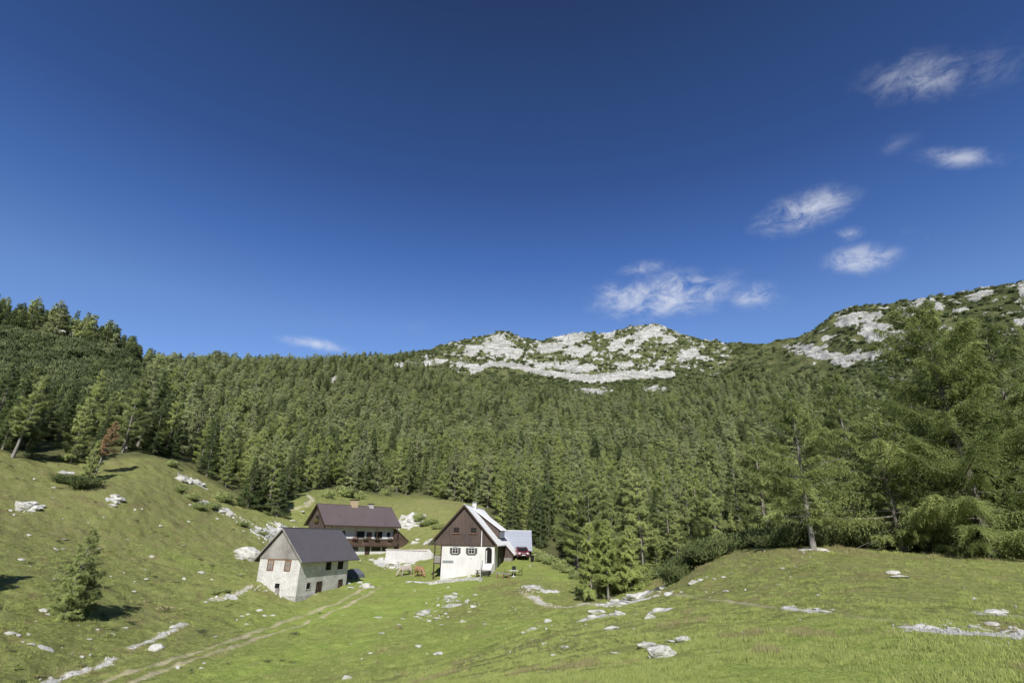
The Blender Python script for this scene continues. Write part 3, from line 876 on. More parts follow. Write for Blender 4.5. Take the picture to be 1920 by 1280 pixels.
def make_tree(seed, H, Rad, style='larch', nb=60, sprays=6000, size=(0.35, 0.10), cb=0.08, limb_sides=4, lean=0.0, top_pow=0.8, trunk_r=None, dead=0, hang=0.5, gap=0.25, limbs=True, oneside=0.0, irregular=0.35, subw=1.0, twig=0):
    """trunk with limbs, and a crown of many small needle sprays; returns (trunk verts, faces, crown verts, faces, tint)"""
    rng = np.random.default_rng(seed)
    tr = trunk_r or H * 0.016
    zs = np.linspace(-0.5, H, 14)
    bend = np.cumsum(rng.normal(0, 0.02 * H / 14, (14, 2)), axis=0)
    bend -= bend[0]
    trunk = np.stack([bend[:, 0] + lean * np.maximum(zs, 0), bend[:, 1], zs], 1)
    tk = np.clip(zs / H, 0, 1)
    trad = tr * (1 - tk) ** 0.8 + 0.012
    trad[0] *= 1.5; trad[1] *= 1.15
    paths, rads = [trunk], [trad]
    P, D, L, T = [], [], [], []
    hts = cb + (1 - cb) * np.clip(np.linspace(0, 1, nb) + rng.uniform(-.5, .5, nb) / nb, 0.001, 1) ** 0.92
    hts = np.clip(hts, cb * 0.5, 0.985)
    phi = np.cumsum(rng.uniform(1.6, 3.1, nb))
    lens = []
    for t in hts:
        q = (t - cb) / (1 - cb)
        if style == 'spruce':
            l = Rad * (1 - q) ** 0.9 * rng.uniform(0.8, 1.1)
        else:
            l = Rad * min(1.0, 0.55 + q * 2.4) * (1 - q) ** top_pow * rng.uniform(1 - irregular * 1.5, 1 + irregular * 0.6)
        lens.append(max(l, 0.03 * H * 0.5))
    lens = np.array(lens)
    if oneside:
        lens *= 1 + oneside * np.cos(phi)
    wts = lens ** 1.35 + 0.15
    wts[rng.uniform(size=nb) < gap * 0.35] *= 0.12          # bare, thin boughs
    cnt = np.maximum(1, (sprays * wts / wts.sum()).astype(int))
    S = np.linspace(0, 1, 6)
    for i in range(nb):
        t, l, ph = hts[i], lens[i], phi[i]
        ox = np.interp(t * H, zs, trunk[:, 0]); oy = np.interp(t * H, zs, trunk[:, 1])
        q = (t - cb) / (1 - cb)
        if style == 'spruce':
            a, b = -0.30 + 0.5 * q, 0.16
        elif style == 'pine':
            a, b = 0.05 + 0.5 * q, 0.35
        else:
            a, b = -0.22 + 0.62 * q + rng.normal(0, .08), 0.20 + rng.normal(0, .05)
        dirx, diry = math.cos(ph), math.sin(ph)
        sx, sy = -diry, dirx
        wv = rng.normal(0, 0.10) * l
        out = l * S
        path = np.stack([ox + dirx * out + sx * wv * S ** 2, oy + diry * out + sy * wv * S ** 2, t * H + l * (a * S + b * S ** 2)], 1)
        if limbs:
            paths.append(path)
            br = min(tr * 0.34, 0.012 + l * 0.012) * (1 - q * 0.5)
            rads.append(br * (1 - S * 0.85) + 0.004)
        n = cnt[i]
        if twig:
            m = max(1, n // twig)
            s = np.append(rng.uniform(0.10, 1.0, m - 1) ** 0.8, 1.0)
            base = np.stack([np.interp(s, S, path[:, k]) for k in range(3)], 1)
            tl = (0.22 + 0.50 * (1 - s) * np.minimum(1, s * 3.5)) * l * 0.62 * subw * rng.uniform(0.45, 1.15, m) + 0.12
            sgn = rng.choice([-1, 1], m); fw = rng.uniform(0.2, 1.1, m); fw[-1] = 4
            dv = unit(np.stack([sx * sgn + dirx * fw, sy * sgn + diry * fw, rng.normal(0.05, .22, m)], 1))
            hg = hang * rng.uniform(0.2, 1.25, m)
            tt_ = (np.arange(twig) + rng.uniform(0, 1, (m, twig))) / twig
            pos = base[:, None, :] + dv[:, None, :] * (tl[:, None] * tt_)[..., None]
            pos[..., 2] -= hg[:, None] * tl[:, None] * tt_ ** 1.7
            tang = np.repeat(dv[:, None, :], twig, 1).copy()
            tang[..., 2] -= 1.5 * hg[:, None] * tt_
            pos = pos.reshape(-1, 3); tang = tang.reshape(-1, 3)
            pos += rng.normal(0, .018, pos.shape)
            P.append(pos); D.append(unit(unit(tang) + rng.normal(0, .38, pos.shape))); L.append(size[0] * rng.uniform(.6, 1.2, len(pos)))
            T.append(np.clip(np.repeat(0.5 + rng.normal(0, .17) + rng.normal(0, .17, m), twig) + 0.22 * (tt_.ravel() - .5) + rng.normal(0, .08, len(pos)), 0, 1))
            continue
        s = rng.uniform(0.12, 1.0, n) ** 0.75
        base = np.stack([np.interp(s, S, path[:, k]) for k in range(3)], 1)
        sub = (0.16 + 0.42 * (1 - s) * np.minimum(1, s * 3)) * l * 0.8 * subw
        sgn = rng.choice([-1, 1], n)
        dist = rng.uniform(0, 1, n) ** 0.8 * sub
        fw = rng.uniform(0.15, 0.75, n)
        lat = np.stack([sx * sgn + dirx * fw, sy * sgn + diry * fw, np.zeros(n)], 1)
        lat = unit(lat)
        drop = (hang if style != 'pine' else -0.25)
        pos = base + lat * dist[:, None]
        pos[:, 2] += -drop * dist * rng.uniform(0.2, 1.1, n) + rng.normal(0, 0.045 * l ** 0.5, n)
        pos += rng.normal(0, 0.05, (n, 3)) * (0.5 + 0.2 * l)
        dv = lat * 0.6 + np.array([dirx, diry, 0]) * 0.4 + rng.normal(0, 0.45, (n, 3))
        dv[:, 2] += (-0.55 if style == 'larch' else -0.2 if style == 'spruce' else 0.7) * rng.uniform(0, 1, n)
        P.append(pos); D.append(unit(dv)); L.append(size[0] * rng.uniform(0.55, 1.25, n))
        T.append(np.clip(0.5 + rng.normal(0, 0.20) + rng.normal(0, 0.16, n) + 0.25 * (s - 0.6), 0, 1))
    for k in range(dead):                                     # bare dead limbs under the crown
        t = rng.uniform(0.03, max(cb, 0.1) * 1.3); ph = rng.uniform(0, 6.28); l = Rad * rng.uniform(0.25, 0.6)
        dirx, diry = math.cos(ph), math.sin(ph)
        paths.append(np.stack([dirx * l * S, diry * l * S, t * H + l * (-0.05 * S - 0.25 * S ** 2) + rng.normal(0, .02, 6)], 1))
        rads.append(0.03 * (1 - S * 0.8) + 0.004)
    tv, tf = tubes_np(paths, rads, limb_sides) if limb_sides else (np.zeros((0, 3)), np.zeros((0, 4), int))
    P = np.concatenate(P); D = np.concatenate(D); L = np.concatenate(L); T = np.concatenate(T)
    P[:, 2] = np.maximum(P[:, 2], 0.1)
    cv, cf = leaf_quads(P, D, L, L * size[1] / size[0] * rng.uniform(0.7, 1.3, len(L)), rng)
    return tv, tf, cv, cf, T


def tree_meshes(name, leaf, bark='bark', **kw):
    tv, tf, cv, cf, T = make_tree(**kw)
    return (mesh_np(name + '_trunk', tv, tf, [M[bark]], smooth=True), mesh_np(name + '_crown', cv, cf, [M[leaf]], face_attr=T))


def merged_tree(name, leaf, bark='bark', **kw):
    tv, tf, cv, cf, T = make_tree(**kw)
    n = len(tv)
    me = mesh_np(name, np.concatenate([tv, cv]), np.concatenate([tf, cf + n]), [M[bark], M[leaf]], mat_idx=np.r_[np.zeros(len(tf)), np.ones(len(cf))],
                 face_attr=np.r_[np.zeros(len(tf)), T])
    return me


def place_tree(name, label, cat, meshes, loc, sc_, rz, group=None, tilt=0.0):
    t = thing(name, label, cat, loc, rz, group)
    t.rotation_euler = (0, tilt, rz)
    t.scale = (sc_[0], sc_[0], sc_[1]) if isinstance(sc_, tuple) else (sc_,) * 3
    for nm, me in zip(('trunk', 'crown'), meshes):
        link(nm, me, t)
    return t


# prototypes for the wood: height 12 m
MID = [('larch', tree_meshes('wood_larch', ('larch', 'pale', 'larch', 'bright')[s % 4], seed=s, H=12, Rad=2.2 + 0.35 * (s % 4), nb=48 + 7 * (s % 3), sprays=13000, size=(0.36, 0.055), cb=cb, limb_sides=3, hang=0.45, top_pow=.6 + .12 * (s % 4), irregular=.42, gap=.45, lean=.012 * (s % 3 - 1)))
       for s, cb in ((1, .10), (2, .16), (3, .06), (4, .22), (7, .12), (8, .05))] + \
      [('spruce', tree_meshes('wood_spruce', 'spruce', seed=s, H=12, Rad=2.1, style='spruce', nb=70, sprays=13000, size=(0.36, 0.066), cb=0.06, limb_sides=3, hang=0.35)) for s in (5, 6)]
FARP = [('larch', merged_tree('wood_larch_far', ('larch_hazed', 'pale', 'larch_hazed', 'larch')[s % 4], seed=s, H=12, Rad=2.2 + .4 * (s % 4), nb=30, sprays=2500, size=(0.75, 0.19), cb=.06, limb_sides=3, limbs=False, hang=0.4, irregular=.5, top_pow=.55 + .12 * (s % 3), lean=.012 * (s % 3 - 1))) for s in (21, 22, 23, 24, 27, 28)] + \
       [('spruce', merged_tree('wood_spruce_far', 'spruce', seed=s, H=12, Rad=2.1, style='spruce', nb=40, sprays=2400, size=(0.75, 0.22), cb=.04, limb_sides=3, limbs=False)) for s in (25, 26)]


def shrub_mesh(seed, Rad, Hh, n, size, leaf='pine', stems=26):
    rng = np.random.default_rng(seed)
    P, D, L, T = [], [], [], []
    paths, rads = [], []
    S = np.linspace(0, 1, 5)
    for i in range(stems):
        ph = rng.uniform(0, 6.28); l = Rad * rng.uniform(0.35, 1.05); h = Hh * rng.uniform(0.55, 1.1) * (1 - 0.35 * (l / Rad) ** 2)
        dx, dy = math.cos(ph), math.sin(ph)
        path = np.stack([dx * l * S, dy * l * S, h * S ** 1.6 + 0.05], 1)
        paths.append(path); rads.append(0.03 * (1 - S * 0.8))
        m = n // stems
        s = rng.uniform(0.25, 1.0, m)
        b = np.stack([np.interp(s, S, path[:, k]) for k in range(3)], 1) + rng.normal(0, 0.16 * Rad ** 0.5, (m, 3)) * np.array([1, 1, 0.6])
        d = np.array([dx * 0.5, dy * 0.5, 0.8]) + rng.normal(0, 0.45, (m, 3))
        P.append(b); D.append(unit(d)); L.append(size[0] * rng.uniform(.6, 1.2, m)); T.append(np.clip(rng.normal(0.5, 0.2) + rng.normal(0, .15, m), 0, 1))
    P = np.concatenate(P); P[:, 2] = np.maximum(P[:, 2], 0.02)
    D = np.concatenate(D); L = np.concatenate(L)
    cv, cf = leaf_quads(P, D, L, L * size[1] / size[0], rng)
    tv, tf = tubes_np(paths, rads, 3)
    return (tv, tf, cv, cf, np.concatenate(T), leaf)


def shrub_parts(name, s):
    return (mesh_np(name + '_stems', s[0], s[1], [M['bark']], smooth=True), mesh_np(name + '_foliage', s[2], s[3], [M[s[5]]], face_attr=s[4]))


def shrub_merged(name, s):
    n = len(s[0])
    return mesh_np(name, np.concatenate([s[0], s[2]]), np.concatenate([s[1], s[3] + n]), [M['bark'], M[s[5]]], mat_idx=np.r_[np.zeros(len(s[1])), np.ones(len(s[3]))], face_attr=np.r_[np.zeros(len(s[1])), s[4]])


# ---- one object that scatters copies of a few forms (only for what nobody could count)
def scatter(name, pts, rot, scl, idx, meshes):
    coll = bpy.data.collections.new(name + '_forms')
    for i, me in enumerate(meshes):
        o = bpy.data.objects.new('%s_form_%02d' % (name, i), me)
        coll.objects.link(o)
    me = bpy.data.meshes.new(name)
    me.vertices.add(len(pts))
    me.vertices.foreach_set("co", np.asarray(pts, np.float32).ravel())
    for nm, typ, arr, key in (('turn', 'FLOAT_VECTOR', rot, 'vector'), ('grow', 'FLOAT_VECTOR', scl, 'vector'), ('form', 'INT', idx, 'value')):
        a = me.attributes.new(nm, typ, 'POINT')
        a.data.foreach_set(key, np.asarray(arr, np.int32 if typ == 'INT' else np.float32).ravel())
    o = link(name, me)
    ng = bpy.data.node_groups.new(name, 'GeometryNodeTree')
    ng.interface.new_socket('Geometry', in_out='INPUT', socket_type='NodeSocketGeometry')
    ng.interface.new_socket('Geometry', in_out='OUTPUT', socket_type='NodeSocketGeometry')
    gi = ng.nodes.new('NodeGroupInput'); go = ng.nodes.new('NodeGroupOutput')
    ci = ng.nodes.new('GeometryNodeCollectionInfo')
    ci.inputs['Collection'].default_value = coll
    ci.inputs['Separate Children'].default_value = True
    ci.inputs['Reset Children'].default_value = True
    ip = ng.nodes.new('GeometryNodeInstanceOnPoints')
    ip.inputs['Pick Instance'].default_value = True
    def attr(nm, dt):
        n = ng.nodes.new('GeometryNodeInputNamedAttribute'); n.data_type = dt; n.inputs['Name'].default_value = nm
        return n.outputs['Attribute']
    e = ng.nodes.new('FunctionNodeEulerToRotation')
    ng.links.new(attr('turn', 'FLOAT_VECTOR'), e.inputs[0])
    ng.links.new(gi.outputs[0], ip.inputs['Points'])
    ng.links.new(ci.outputs[0], ip.inputs['Instance'])
    ng.links.new(attr('form', 'INT'), ip.inputs['Instance Index'])
    ng.links.new(e.outputs[0], ip.inputs['Rotation'])
    ng.links.new(attr('grow', 'FLOAT_VECTOR'), ip.inputs['Scale'])
    ng.links.new(ip.outputs[0], go.inputs[0])
    md = o.modifiers.new('scatter', 'NODES')
    md.node_group = ng
    return tag(o, kind='stuff')


# ---- where trees stand: jittered rings over the wooded slopes
cx, cy = [], []
r_ = 62.0
while r_ < 900:
    sp = 4.0 + 3.6 * min(1.0, (r_ - 62) / 500)
    n = int(2 * R(51) * r_ / sp)
    a = np.linspace(-R(51), R(51), n) + RNG.uniform(-.42, .42, n) * sp / r_
    q = r_ + RNG.uniform(-.45, .45, n) * sp
    cx.append(q * np.sin(a)); cy.append(q * np.cos(a))
    r_ += sp * 0.95
cx = np.concatenate(cx); cy = np.concatenate(cy)
cz = height(cx, cy)
c_u, c_v = project(cx, cy, cz)
c_r = np.hypot(cx, cy)
spur = (c_u < 190) & (c_r > 120) & (c_r < 290)
inside = (c_v < interp(c_u, FOREST_LOW) - 1) & ((c_v > interp(c_u, FOREST_TOP)) | spur)
inside &= ~((c_u > 395) & (c_u < 640) & (c_r < 140))
inside &= ~((c_u >= 640) & (c_u < 700) & (c_r < 103))
inside &= ~((c_u < 395) & (c_r < 72))
inside &= ~((c_u > 100) & (c_u < 160) & (c_r < 98))
inside &= ~((c_u > 690) & (c_u < 880) & (c_r < 66))
inside &= ~((c_u > 1055) & (c_u < 1115) & (c_r < 105) & (RNG.uniform(size=len(cx)) < 0.8))      # stony gully beside the thin larch
crk = np.zeros(len(cx)); _k = c_r > 190
crk[_k] = rock_mask(cx[_k], cy[_k], cz[_k], c_u[_k], c_v[_k], c_r[_k])
inside &= crk < 0.35
edge_hi = sstep(0, 26, c_v - interp(c_u, FOREST_TOP)) + (spur * 0.8)
inside &= RNG.uniform(size=len(cx)) < (0.35 + 0.65 * edge_hi)
th_ = np.where(c_r < 200, 11.5, 12.0) * (1 + RNG.normal(0, 0.20, len(cx)))
th_ *= np.where(spur, np.clip(1.05 - (c_r - 112) / 105 * 0.8, 0.17, 1), 1.0) * (0.55 + 0.45 * edge_hi.clip(0, 1))
th_ *= np.where((c_r < 105), 0.88, 1.0)
small = RNG.uniform(size=len(cx)) < 0.24
th_ = np.where(small, th_ * RNG.uniform(.35, .65, len(cx)), th_)
th_ = np.where(~small & (RNG.uniform(size=len(cx)) < .10), th_ * 1.28, th_)
th_ *= 1 + 0.22 * fbm(cx / 35, cy / 35, 3, 131)
th_ = np.clip(th_, 1.8, 17)
inside &= seen(cx, cy, cz + th_)
# openings in the wood
inside &= ~((fbm(cx / 26, cy / 26, 3, 130) > 0.40) & (c_r > 110) & (RNG.uniform(size=len(cx)) < .85))
ki = np.where(inside)[0]
ki = ki[np.argsort(c_r[ki])]
patch = fbm(cx / 22, cy / 22, 3, 140)
is_spruce = (RNG.uniform(size=len(cx)) < np.clip(0.2 + 0.55 * patch, 0.05, 0.65)) | ((c_u < 200) & (RNG.uniform(size=len(cx)) < 0.6))
near_l = [i for i in ki if not is_spruce[i]][:285]
near_s = [i for i in ki if is_spruce[i]][:110]
taken = set(near_l) | set(near_s)


def zone(i):
    u, v = c_u[i], c_v[i]
    if u < 200: return 0
    if u < 400: return 1
    if u < 700: return 2
    if u < 900: return 3
    return 4


ZL = {'larch': ['pale green larch in the wood climbing the steep spur above the left pasture',
                'light green larch in the wood edge above the rocky bank left of the lodge',
                'light green larch in the wood behind the grassy hill and the two gabled houses',
                'tall green larch in the wood in the hollow right of the white roofed chalet',
                'green larch in the wood behind the meadow knoll with its big larches'],
      'spruce': ['dark green spruce in the wood climbing the steep spur above the left pasture',
                 'dark green spruce in the wood edge above the rocky bank left of the lodge',
                 'dark green spruce in the wood behind the grassy hill and the two gabled houses',
                 'dark green spruce in the wood in the hollow right of the white roofed chalet',
                 'dark green spruce in the wood behind the meadow knoll with its big larches']}
ZG = ['wood on the left spur', 'wood edge left of the lodge', 'wood behind the houses', 'wood in the hollow', 'wood behind the knoll']
for i in near_l + near_s:
    kind = 'spruce' if is_spruce[i] else 'larch'
    opts = [m for k, m in MID if k == kind]
    z = zone(i)
    s = th_[i] / 12
    wd = s * rnd.uniform(0.85, 1.15)
    place_tree(kind + '_tree', ZL[kind][z], 'spruce' if kind == 'spruce' else 'larch', opts[rnd.randrange(len(opts))], (cx[i], cy[i], cz[i] - 0.1), (wd, s), rnd.uniform(0, 6.28),
               group=('spruces of the ' if kind == 'spruce' else 'larches of the ') + ZG[z], tilt=rnd.uniform(-.03, .03))
rest = np.array([i for i in ki if i not in taken])
midj = [merged_tree('wood_tree', ('larch', 'pale', 'larch_hazed', 'bright')[s % 4], seed=s, H=12, Rad=2.2 + .35 * (s % 4), nb=44, sprays=6000, size=(0.52, 0.10), cb=.1, limb_sides=3, hang=0.45, irregular=.48, gap=.5, top_pow=.55 + .12 * (s % 3), lean=.012 * (s % 3 - 1)) for s in (41, 42, 43, 44, 47, 48)] + \
       [merged_tree('wood_dark_tree', 'spruce', seed=s, H=12, Rad=2.1, style='spruce', nb=56, sprays=5600, size=(0.52, 0.12), cb=.05, limb_sides=3) for s in (45, 46)]
forms = midj + [m for _k, m in FARP]
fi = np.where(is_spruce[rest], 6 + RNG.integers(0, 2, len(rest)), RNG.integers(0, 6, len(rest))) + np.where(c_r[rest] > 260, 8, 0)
sc_h = th_[rest] / 12; far_t = sstep(170, 320, c_r[rest])
sc_h = sc_h * (1 - 0.14 * far_t)
sc_w = sc_h * RNG.uniform(0.75, 1.3, len(rest)) * (1 + 0.42 * far_t)
scatter('distant_forest', np.stack([cx[rest], cy[rest], cz[rest] - 0.15], 1), np.stack([RNG.normal(0, .03, len(rest)), RNG.normal(0, .03, len(rest)), RNG.uniform(0, 6.28, len(rest))], 1),
        np.stack([sc_w, sc_w, sc_h], 1), fi, forms)
print('TREES', len(near_l), len(near_s), len(rest), 'last individual at', c_r[near_l[-1]], c_r[near_s[-1]])

# ---- dwarf pine scrub on the mountains (a mass) 
n = 26000
a = RNG.uniform(-R(51), R(51), n); q = np.exp(RNG.uniform(math.log(470), math.log(985), n))
a[:2600] = RNG.uniform(-R(51), -R(30), 2600); q[:2600] = RNG.uniform(150, 290, 2600)
sx_, sy_ = q * np.sin(a), q * np.cos(a)
sz_ = height(sx_, sy_)
su, sv = project(sx_, sy_, sz_)
srk = rock_mask(sx_, sy_, sz_, su, sv, q)
sspur = (su < 200) & (q > 150) & (q < 290)
ok = (srk < 0.25) & (sspur | (sv < interp(su, FOREST_TOP) + 14)) & ((fbm(sx_ / 26, sy_ / 26 + sz_ / 20, 4, 150) > -0.12) | sspur) & seen(sx_, sy_, sz_ + 2.5)
ok &= ~((su > 1000) & (su < 1090) & (fbm(sx_ / 20, sy_ / 20, 3, 151) < 0.15))
forms = [shrub_merged('scrub_pine', shrub_mesh(60 + k, 3.2, 2.0, 1000, (.75, .30), stems=22, leaf='pine_far' if k else 'pine')) for k in range(4)]
m = int(ok.sum())
g_ = RNG.uniform(0.6, 1.35, m)
scatter('dwarf_pine_scrub', np.stack([sx_[ok], sy_[ok], sz_[ok]], 1), np.stack([np.zeros(m), np.zeros(m), RNG.uniform(0, 6.28, m)], 1), np.stack([g_, g_, g_ * RNG.uniform(.7, 1.5, m)], 1), RNG.integers(0, 4, m), forms)
print('SCRUB', m)

# ------------------------------------------------------------------ houses
def slab(mb, face, c, a0, a1, z0, z1, d0, d1):
    """a flat piece on a wall: face 'f' looks along -y at y=c, face 'r' looks along +x at x=c; d0..d1 outward"""
    if face == 'f':
        mb.box(a0, c - d1, z0, a1, c - d0, z1)
    else:
        mb.box(c + d0, a0, z0, c + d1, a1, z1)
    return mb


def window(parent, face, c, a0, a1, z0, z1, frame='white', pane='glass', fw=0.08, bars=True, shutters=None, sill=None, arch=0.0, box=None, name='window'):
    m = MB()
    for q in ((a0 - fw, a0, z0 - fw, z1 + fw), (a1, a1 + fw, z0 - fw, z1 + fw), (a0, a1, z0 - fw, z0), (a0, a1, z1, z1 + fw)):
        slab(m, face, c, q[0], q[1], q[2], q[3], -0.02, 0.05)
    if bars:
        am = (a0 + a1) / 2
        slab(m, face, c, am - 0.02, am + 0.02, z0, z1, -0.02, 0.035)
        zm = z0 + (z1 - z0) * 0.6
        slab(m, face, c, a0, am - 0.02, zm - 0.015, zm + 0.015, -0.02, 0.033)
        slab(m, face, c, am + 0.02, a1, zm - 0.015, zm + 0.015, -0.02, 0.033)
    w_ = m.build(name, M[frame], parent)
    slab(MB(), face, c, a0, a1, z0, z1, -0.02, 0.014).build('pane', M[pane], w_)
    if arch:
        n = 8; am = (a0 + a1) / 2; hw = (a1 - a0) / 2 + fw
        pts = [(am + hw * math.cos(t), z1 + fw + arch * math.sin(t)) for t in [math.pi * k / n for k in range(n + 1)]]
        am_ = MB()
        if face == 'f': am_.prism(pts, 'y', c - 0.045, c + 0.02)
        else: am_.prism(pts, 'x', c - 0.02, c + 0.045)
        am_.build('arch_head', M[shutters or frame], w_)
    if shutters:
        sw = (a1 - a0) * 0.5
        for s0, s1 in ((a0 - fw - sw, a0 - fw - 0.01), (a1 + fw + 0.01, a1 + fw + sw)):
            slab(MB(), face, c, s0, s1, z0 - fw, z1 + fw, 0.0, 0.06).build('shutter', M[shutters], w_)
    if sill:
        slab(MB(), face, c, a0 - 0.22, a1 + 0.22, z0 - fw - 0.10, z0 - fw - 0.005, 0.0, 0.16).build('sill', M[sill], w_)
    if box:
        flower_box(w_, face, c, a0 - 0.1, a1 + 0.1, z0 - fw - 0.3, box)
    return w_


def flower_box(parent, face, c, a0, a1, z, flowers, d=0.28):
    b = slab(MB(), face, c, a0, a1, z, z + 0.2, 0.07, d).build('flower_box', M['beam'], parent)
    rng = np.random.default_rng(int(abs(a0 * 100)) + 3)
    n = int(90 * (a1 - a0))
    A_ = rng.uniform(a0, a1, n); Dd = rng.uniform(0.05, d + 0.06, n); Z = z + 0.2 + rng.uniform(-0.22, 0.28, n)
    P = np.stack([A_, c - Dd, Z], 1) if face == 'f' else np.stack([c + Dd, A_, Z], 1)
    v, f = leaf_quads(P, unit(rng.normal(size=(n, 3))), np.full(n, 0.16), np.full(n, 0.12), rng)
    link('flowers', mesh_np('flowers', v, f, [M[flowers]], face_attr=rng.uniform(0, 1, n)), b if parent.parent is None else parent)
    return b


def door(parent, face, c, a0, a1, z0, z1, mat='brownwood', fw=0.09):
    m = MB()
    slab(m, face, c, a0 - fw, a0, z0, z1 + fw, -0.02, 0.06)
    slab(m, face, c, a1, a1 + fw, z0, z1 + fw, -0.02, 0.06)
    slab(m, face, c, a0, a1, z1, z1 + fw, -0.02, 0.06)
    d = m.build('door', M['beam'], parent)
    slab(MB(), face, c, a0, a1, z0, z1, -0.02, 0.02).build('door_leaf', M[mat], d)
    am = a0 + (a1 - a0) * 0.15
    slab(MB(), face, c, am, am + 0.04, (z0 + z1) / 2 - 0.06, (z0 + z1) / 2 + 0.06, 0.02, 0.06).build('handle', M['steel'], d)
    return d


def roof_slope(mb, sgn, w, slope, y0, y1, th=0.12, x0=0.0):
    """one pitch: top surface z = -slope*|x| from x0 to w"""
    mb.prism([(sgn * x0, -slope * x0), (sgn * w, -slope * w), (sgn * w, -slope * w - th), (sgn * x0, -slope * x0 - th)], 'y', y0, y1)
    return mb


# ---- stone barn with grey roof
barn = thing('stone_barn', 'whitewashed stone barn with grey roof and weathered plank gable, nearest of the houses', 'barn', (-27.124, 66.0, 2.419), 1.262 - math.pi / 2)
MB().box(-2.86, .45, -9.2, 2.95, 10.1, -3.22).build('wall', M['barnwall'], barn)
MB().box(-2.90, .40, -9.2, 3.0, 10.14, -7.35).build('plinth', M['stone'], barn)
MB().prism([(-2.9, -3.5), (2.98, -3.5), (2.9, -3.22), (0.0, -.14), (-2.9, -3.22)], 'y', .36, 10.2).build('gable', M['greywood'], barn)
rf = roof_slope(roof_slope(MB(), 1, 3.56, 1.0624, 0, 11.75), -1, 3.477, 1.0624, 0, 11.75).build('roof', M['barnroof'], barn)
m = MB()
for s in (1, -1):
    roof_slope(m, s, 3.44, 1.0624, -0.03, 0.0, 0.24, 0.0)
m.build('verge_board', M['greywood'], rf)
MB().box(-0.09, 0, -0.06, 0.09, 11.75, 0.035).build('ridge_cap', M['barnroof'], rf)
slab(MB(), 'f', .45, -1.75, 1.72, -3.62, -3.51, 0.0, 0.05).build('lintel', M['warmwood'], barn)
for a0, a1 in ((-1.66, -0.78), (0.80, 1.64)):
    window(barn, 'f', .45, a0 + .1, a1 - .1, -4.68, -3.72, frame='warmwood', pane='greywood', fw=0.12, bars=True)
MB().box(-.12, .42, -6.6, .5, .47, -6.12).build('hatch_opening', M['hole'], barn)
MB().box(.02, .40, -7.35, .62, .449, -6.62).build('hatch_board', M['greywood'], barn)
window(barn, 'r', 2.95, 5.37, 6.3, -4.82, -3.87, frame='beam', fw=.05, bars=False, pane='hole')
window(barn, 'r', 2.95, 7.85, 8.85, -4.85, -3.87, frame='beam', fw=.05, bars=False, pane='hole')
window(barn, 'r', 2.95, 2.05, 2.75, -6.75, -6.1, frame='stone', fw=.1, pane='hole', bars=False)
door(barn, 'r', 2.95, 3.95, 4.85, -7.45, -6.15, 'beam')
m = MB()
for k in range(3):
    m.box(3.0, 3.75 - .1 * k, -8.3, 3.3 + .32 * k, 5.0, -7.42 - .2 * k)
m.build('doorstep', M['stone'], barn)
door(barn, 'r', 2.95, 8.4, 9.1, -7.3, -6.2, 'beam')

# ---- the long lodge with brown roof and balcony
lodge = thing('mountain_lodge', 'long mountain lodge with brown metal roof, dark gable and wooden balcony with flower baskets', 'lodge', (-34.047, 96.0, 6.812), 0.777 - math.pi / 2)
MB().box(-3.3, .6, -11.5, 3.3, 14.5, -6.9).build('wall', M['plaster'], lodge)
MB().box(-3.28, .62, -6.95, 2.7, 14.48, -3.1).build('upper_wall', M['plaster'], lodge)
MB().prism([(-3.34, -6.7), (2.74, -6.7), (2.74, -2.60), (0, -.16), (-3.34, -3.12)], 'y', .55, .80).build('gable', M['darkwood'], lodge)
MB().prism([(-3.3, -3.2), (2.7, -3.2), (2.7, -2.60), (0, -.18), (-3.3, -3.1)], 'y', .8, 14.5).build('attic', M['darkwood'], lodge)
rf = roof_slope(roof_slope(MB(), 1, 4.046, .8801, 0, 15.31), -1, 4.046, .8801, 0, 15.31).build('roof', M['brownroof'], lodge)
MB().box(-.1, 0, -.07, .1, 15.3, .04).build('ridge_cap', M['brownroof'], rf)
m = MB()
for s in (1, -1):
    roof_slope(m, s, 4.0, .8801, -0.03, 0.0, 0.26)
m.build('verge_board', M['beam'], rf)
MB().box(3.95, 0.1, -3.86, 4.07, 15.2, -3.60).build('gutter', M['beam'], rf)
MB().box(2.72, .5, -3.85, 3.94, 14.9, -3.70).build('soffit', M['beam'], rf)
for y0, y1, zt, mt in ((6.6, 7.8, 1.05, 'brick'), (10.3, 11.1, .5, 'stone')):
    c_ = MB().box(-.45, y0, -.9, .45, y1, zt - .15).build('chimney', M[mt], rf)
    MB().box(-.55, y0 - .1, zt - .15, .55, y1 + .1, zt - .03).build('chimney_cap', M['beam'], c_)
MB().box(3.4, 11.9, -1.0 - 2.5, 3.5, 12.3, -3.0).build('roof_vent', M['beam'], rf)
b_ = MB().box(2.7, 1.2, -7.02, 4.05, 14.75, -6.86).build('balcony', M['beam'], lodge)
MB().box(3.98, 1.2, -6.88, 4.05, 14.75, -5.86).build('balcony_rail', M['brownwood'], b_)
MB().box(3.93, 1.15, -5.86, 4.12, 14.8, -5.76).build('handrail', M['beam'], b_)
MB().box(2.75, 14.68, -6.88, 3.97, 14.75, -5.86).build('balcony_end', M['brownwood'], b_)
for y in (1.4, 6.0, 10.3, 14.6):
    MB().box(3.86, y - .07, -6.86, 3.97, y + .07, -3.72).build('balcony_post', M['beam'], b_)
for k, y in enumerate((5.8, 7.9, 10.2, 12.9)):
    flower_box(b_, 'r', 4.05, y - .45, y + .45, -5.95, 'flower', 0.34)
for a0, a1 in ((3.2, 4.5), (7.0, 8.3), (10.7, 12.0)):
    window(lodge, 'r', 2.7, a0, a1, -5.5, -4.6, frame='beam', fw=.12, bars=True)
window(lodge, 'r', 2.7, 13.2, 13.7, -5.3, -4.7, frame='beam', fw=.1, bars=False)
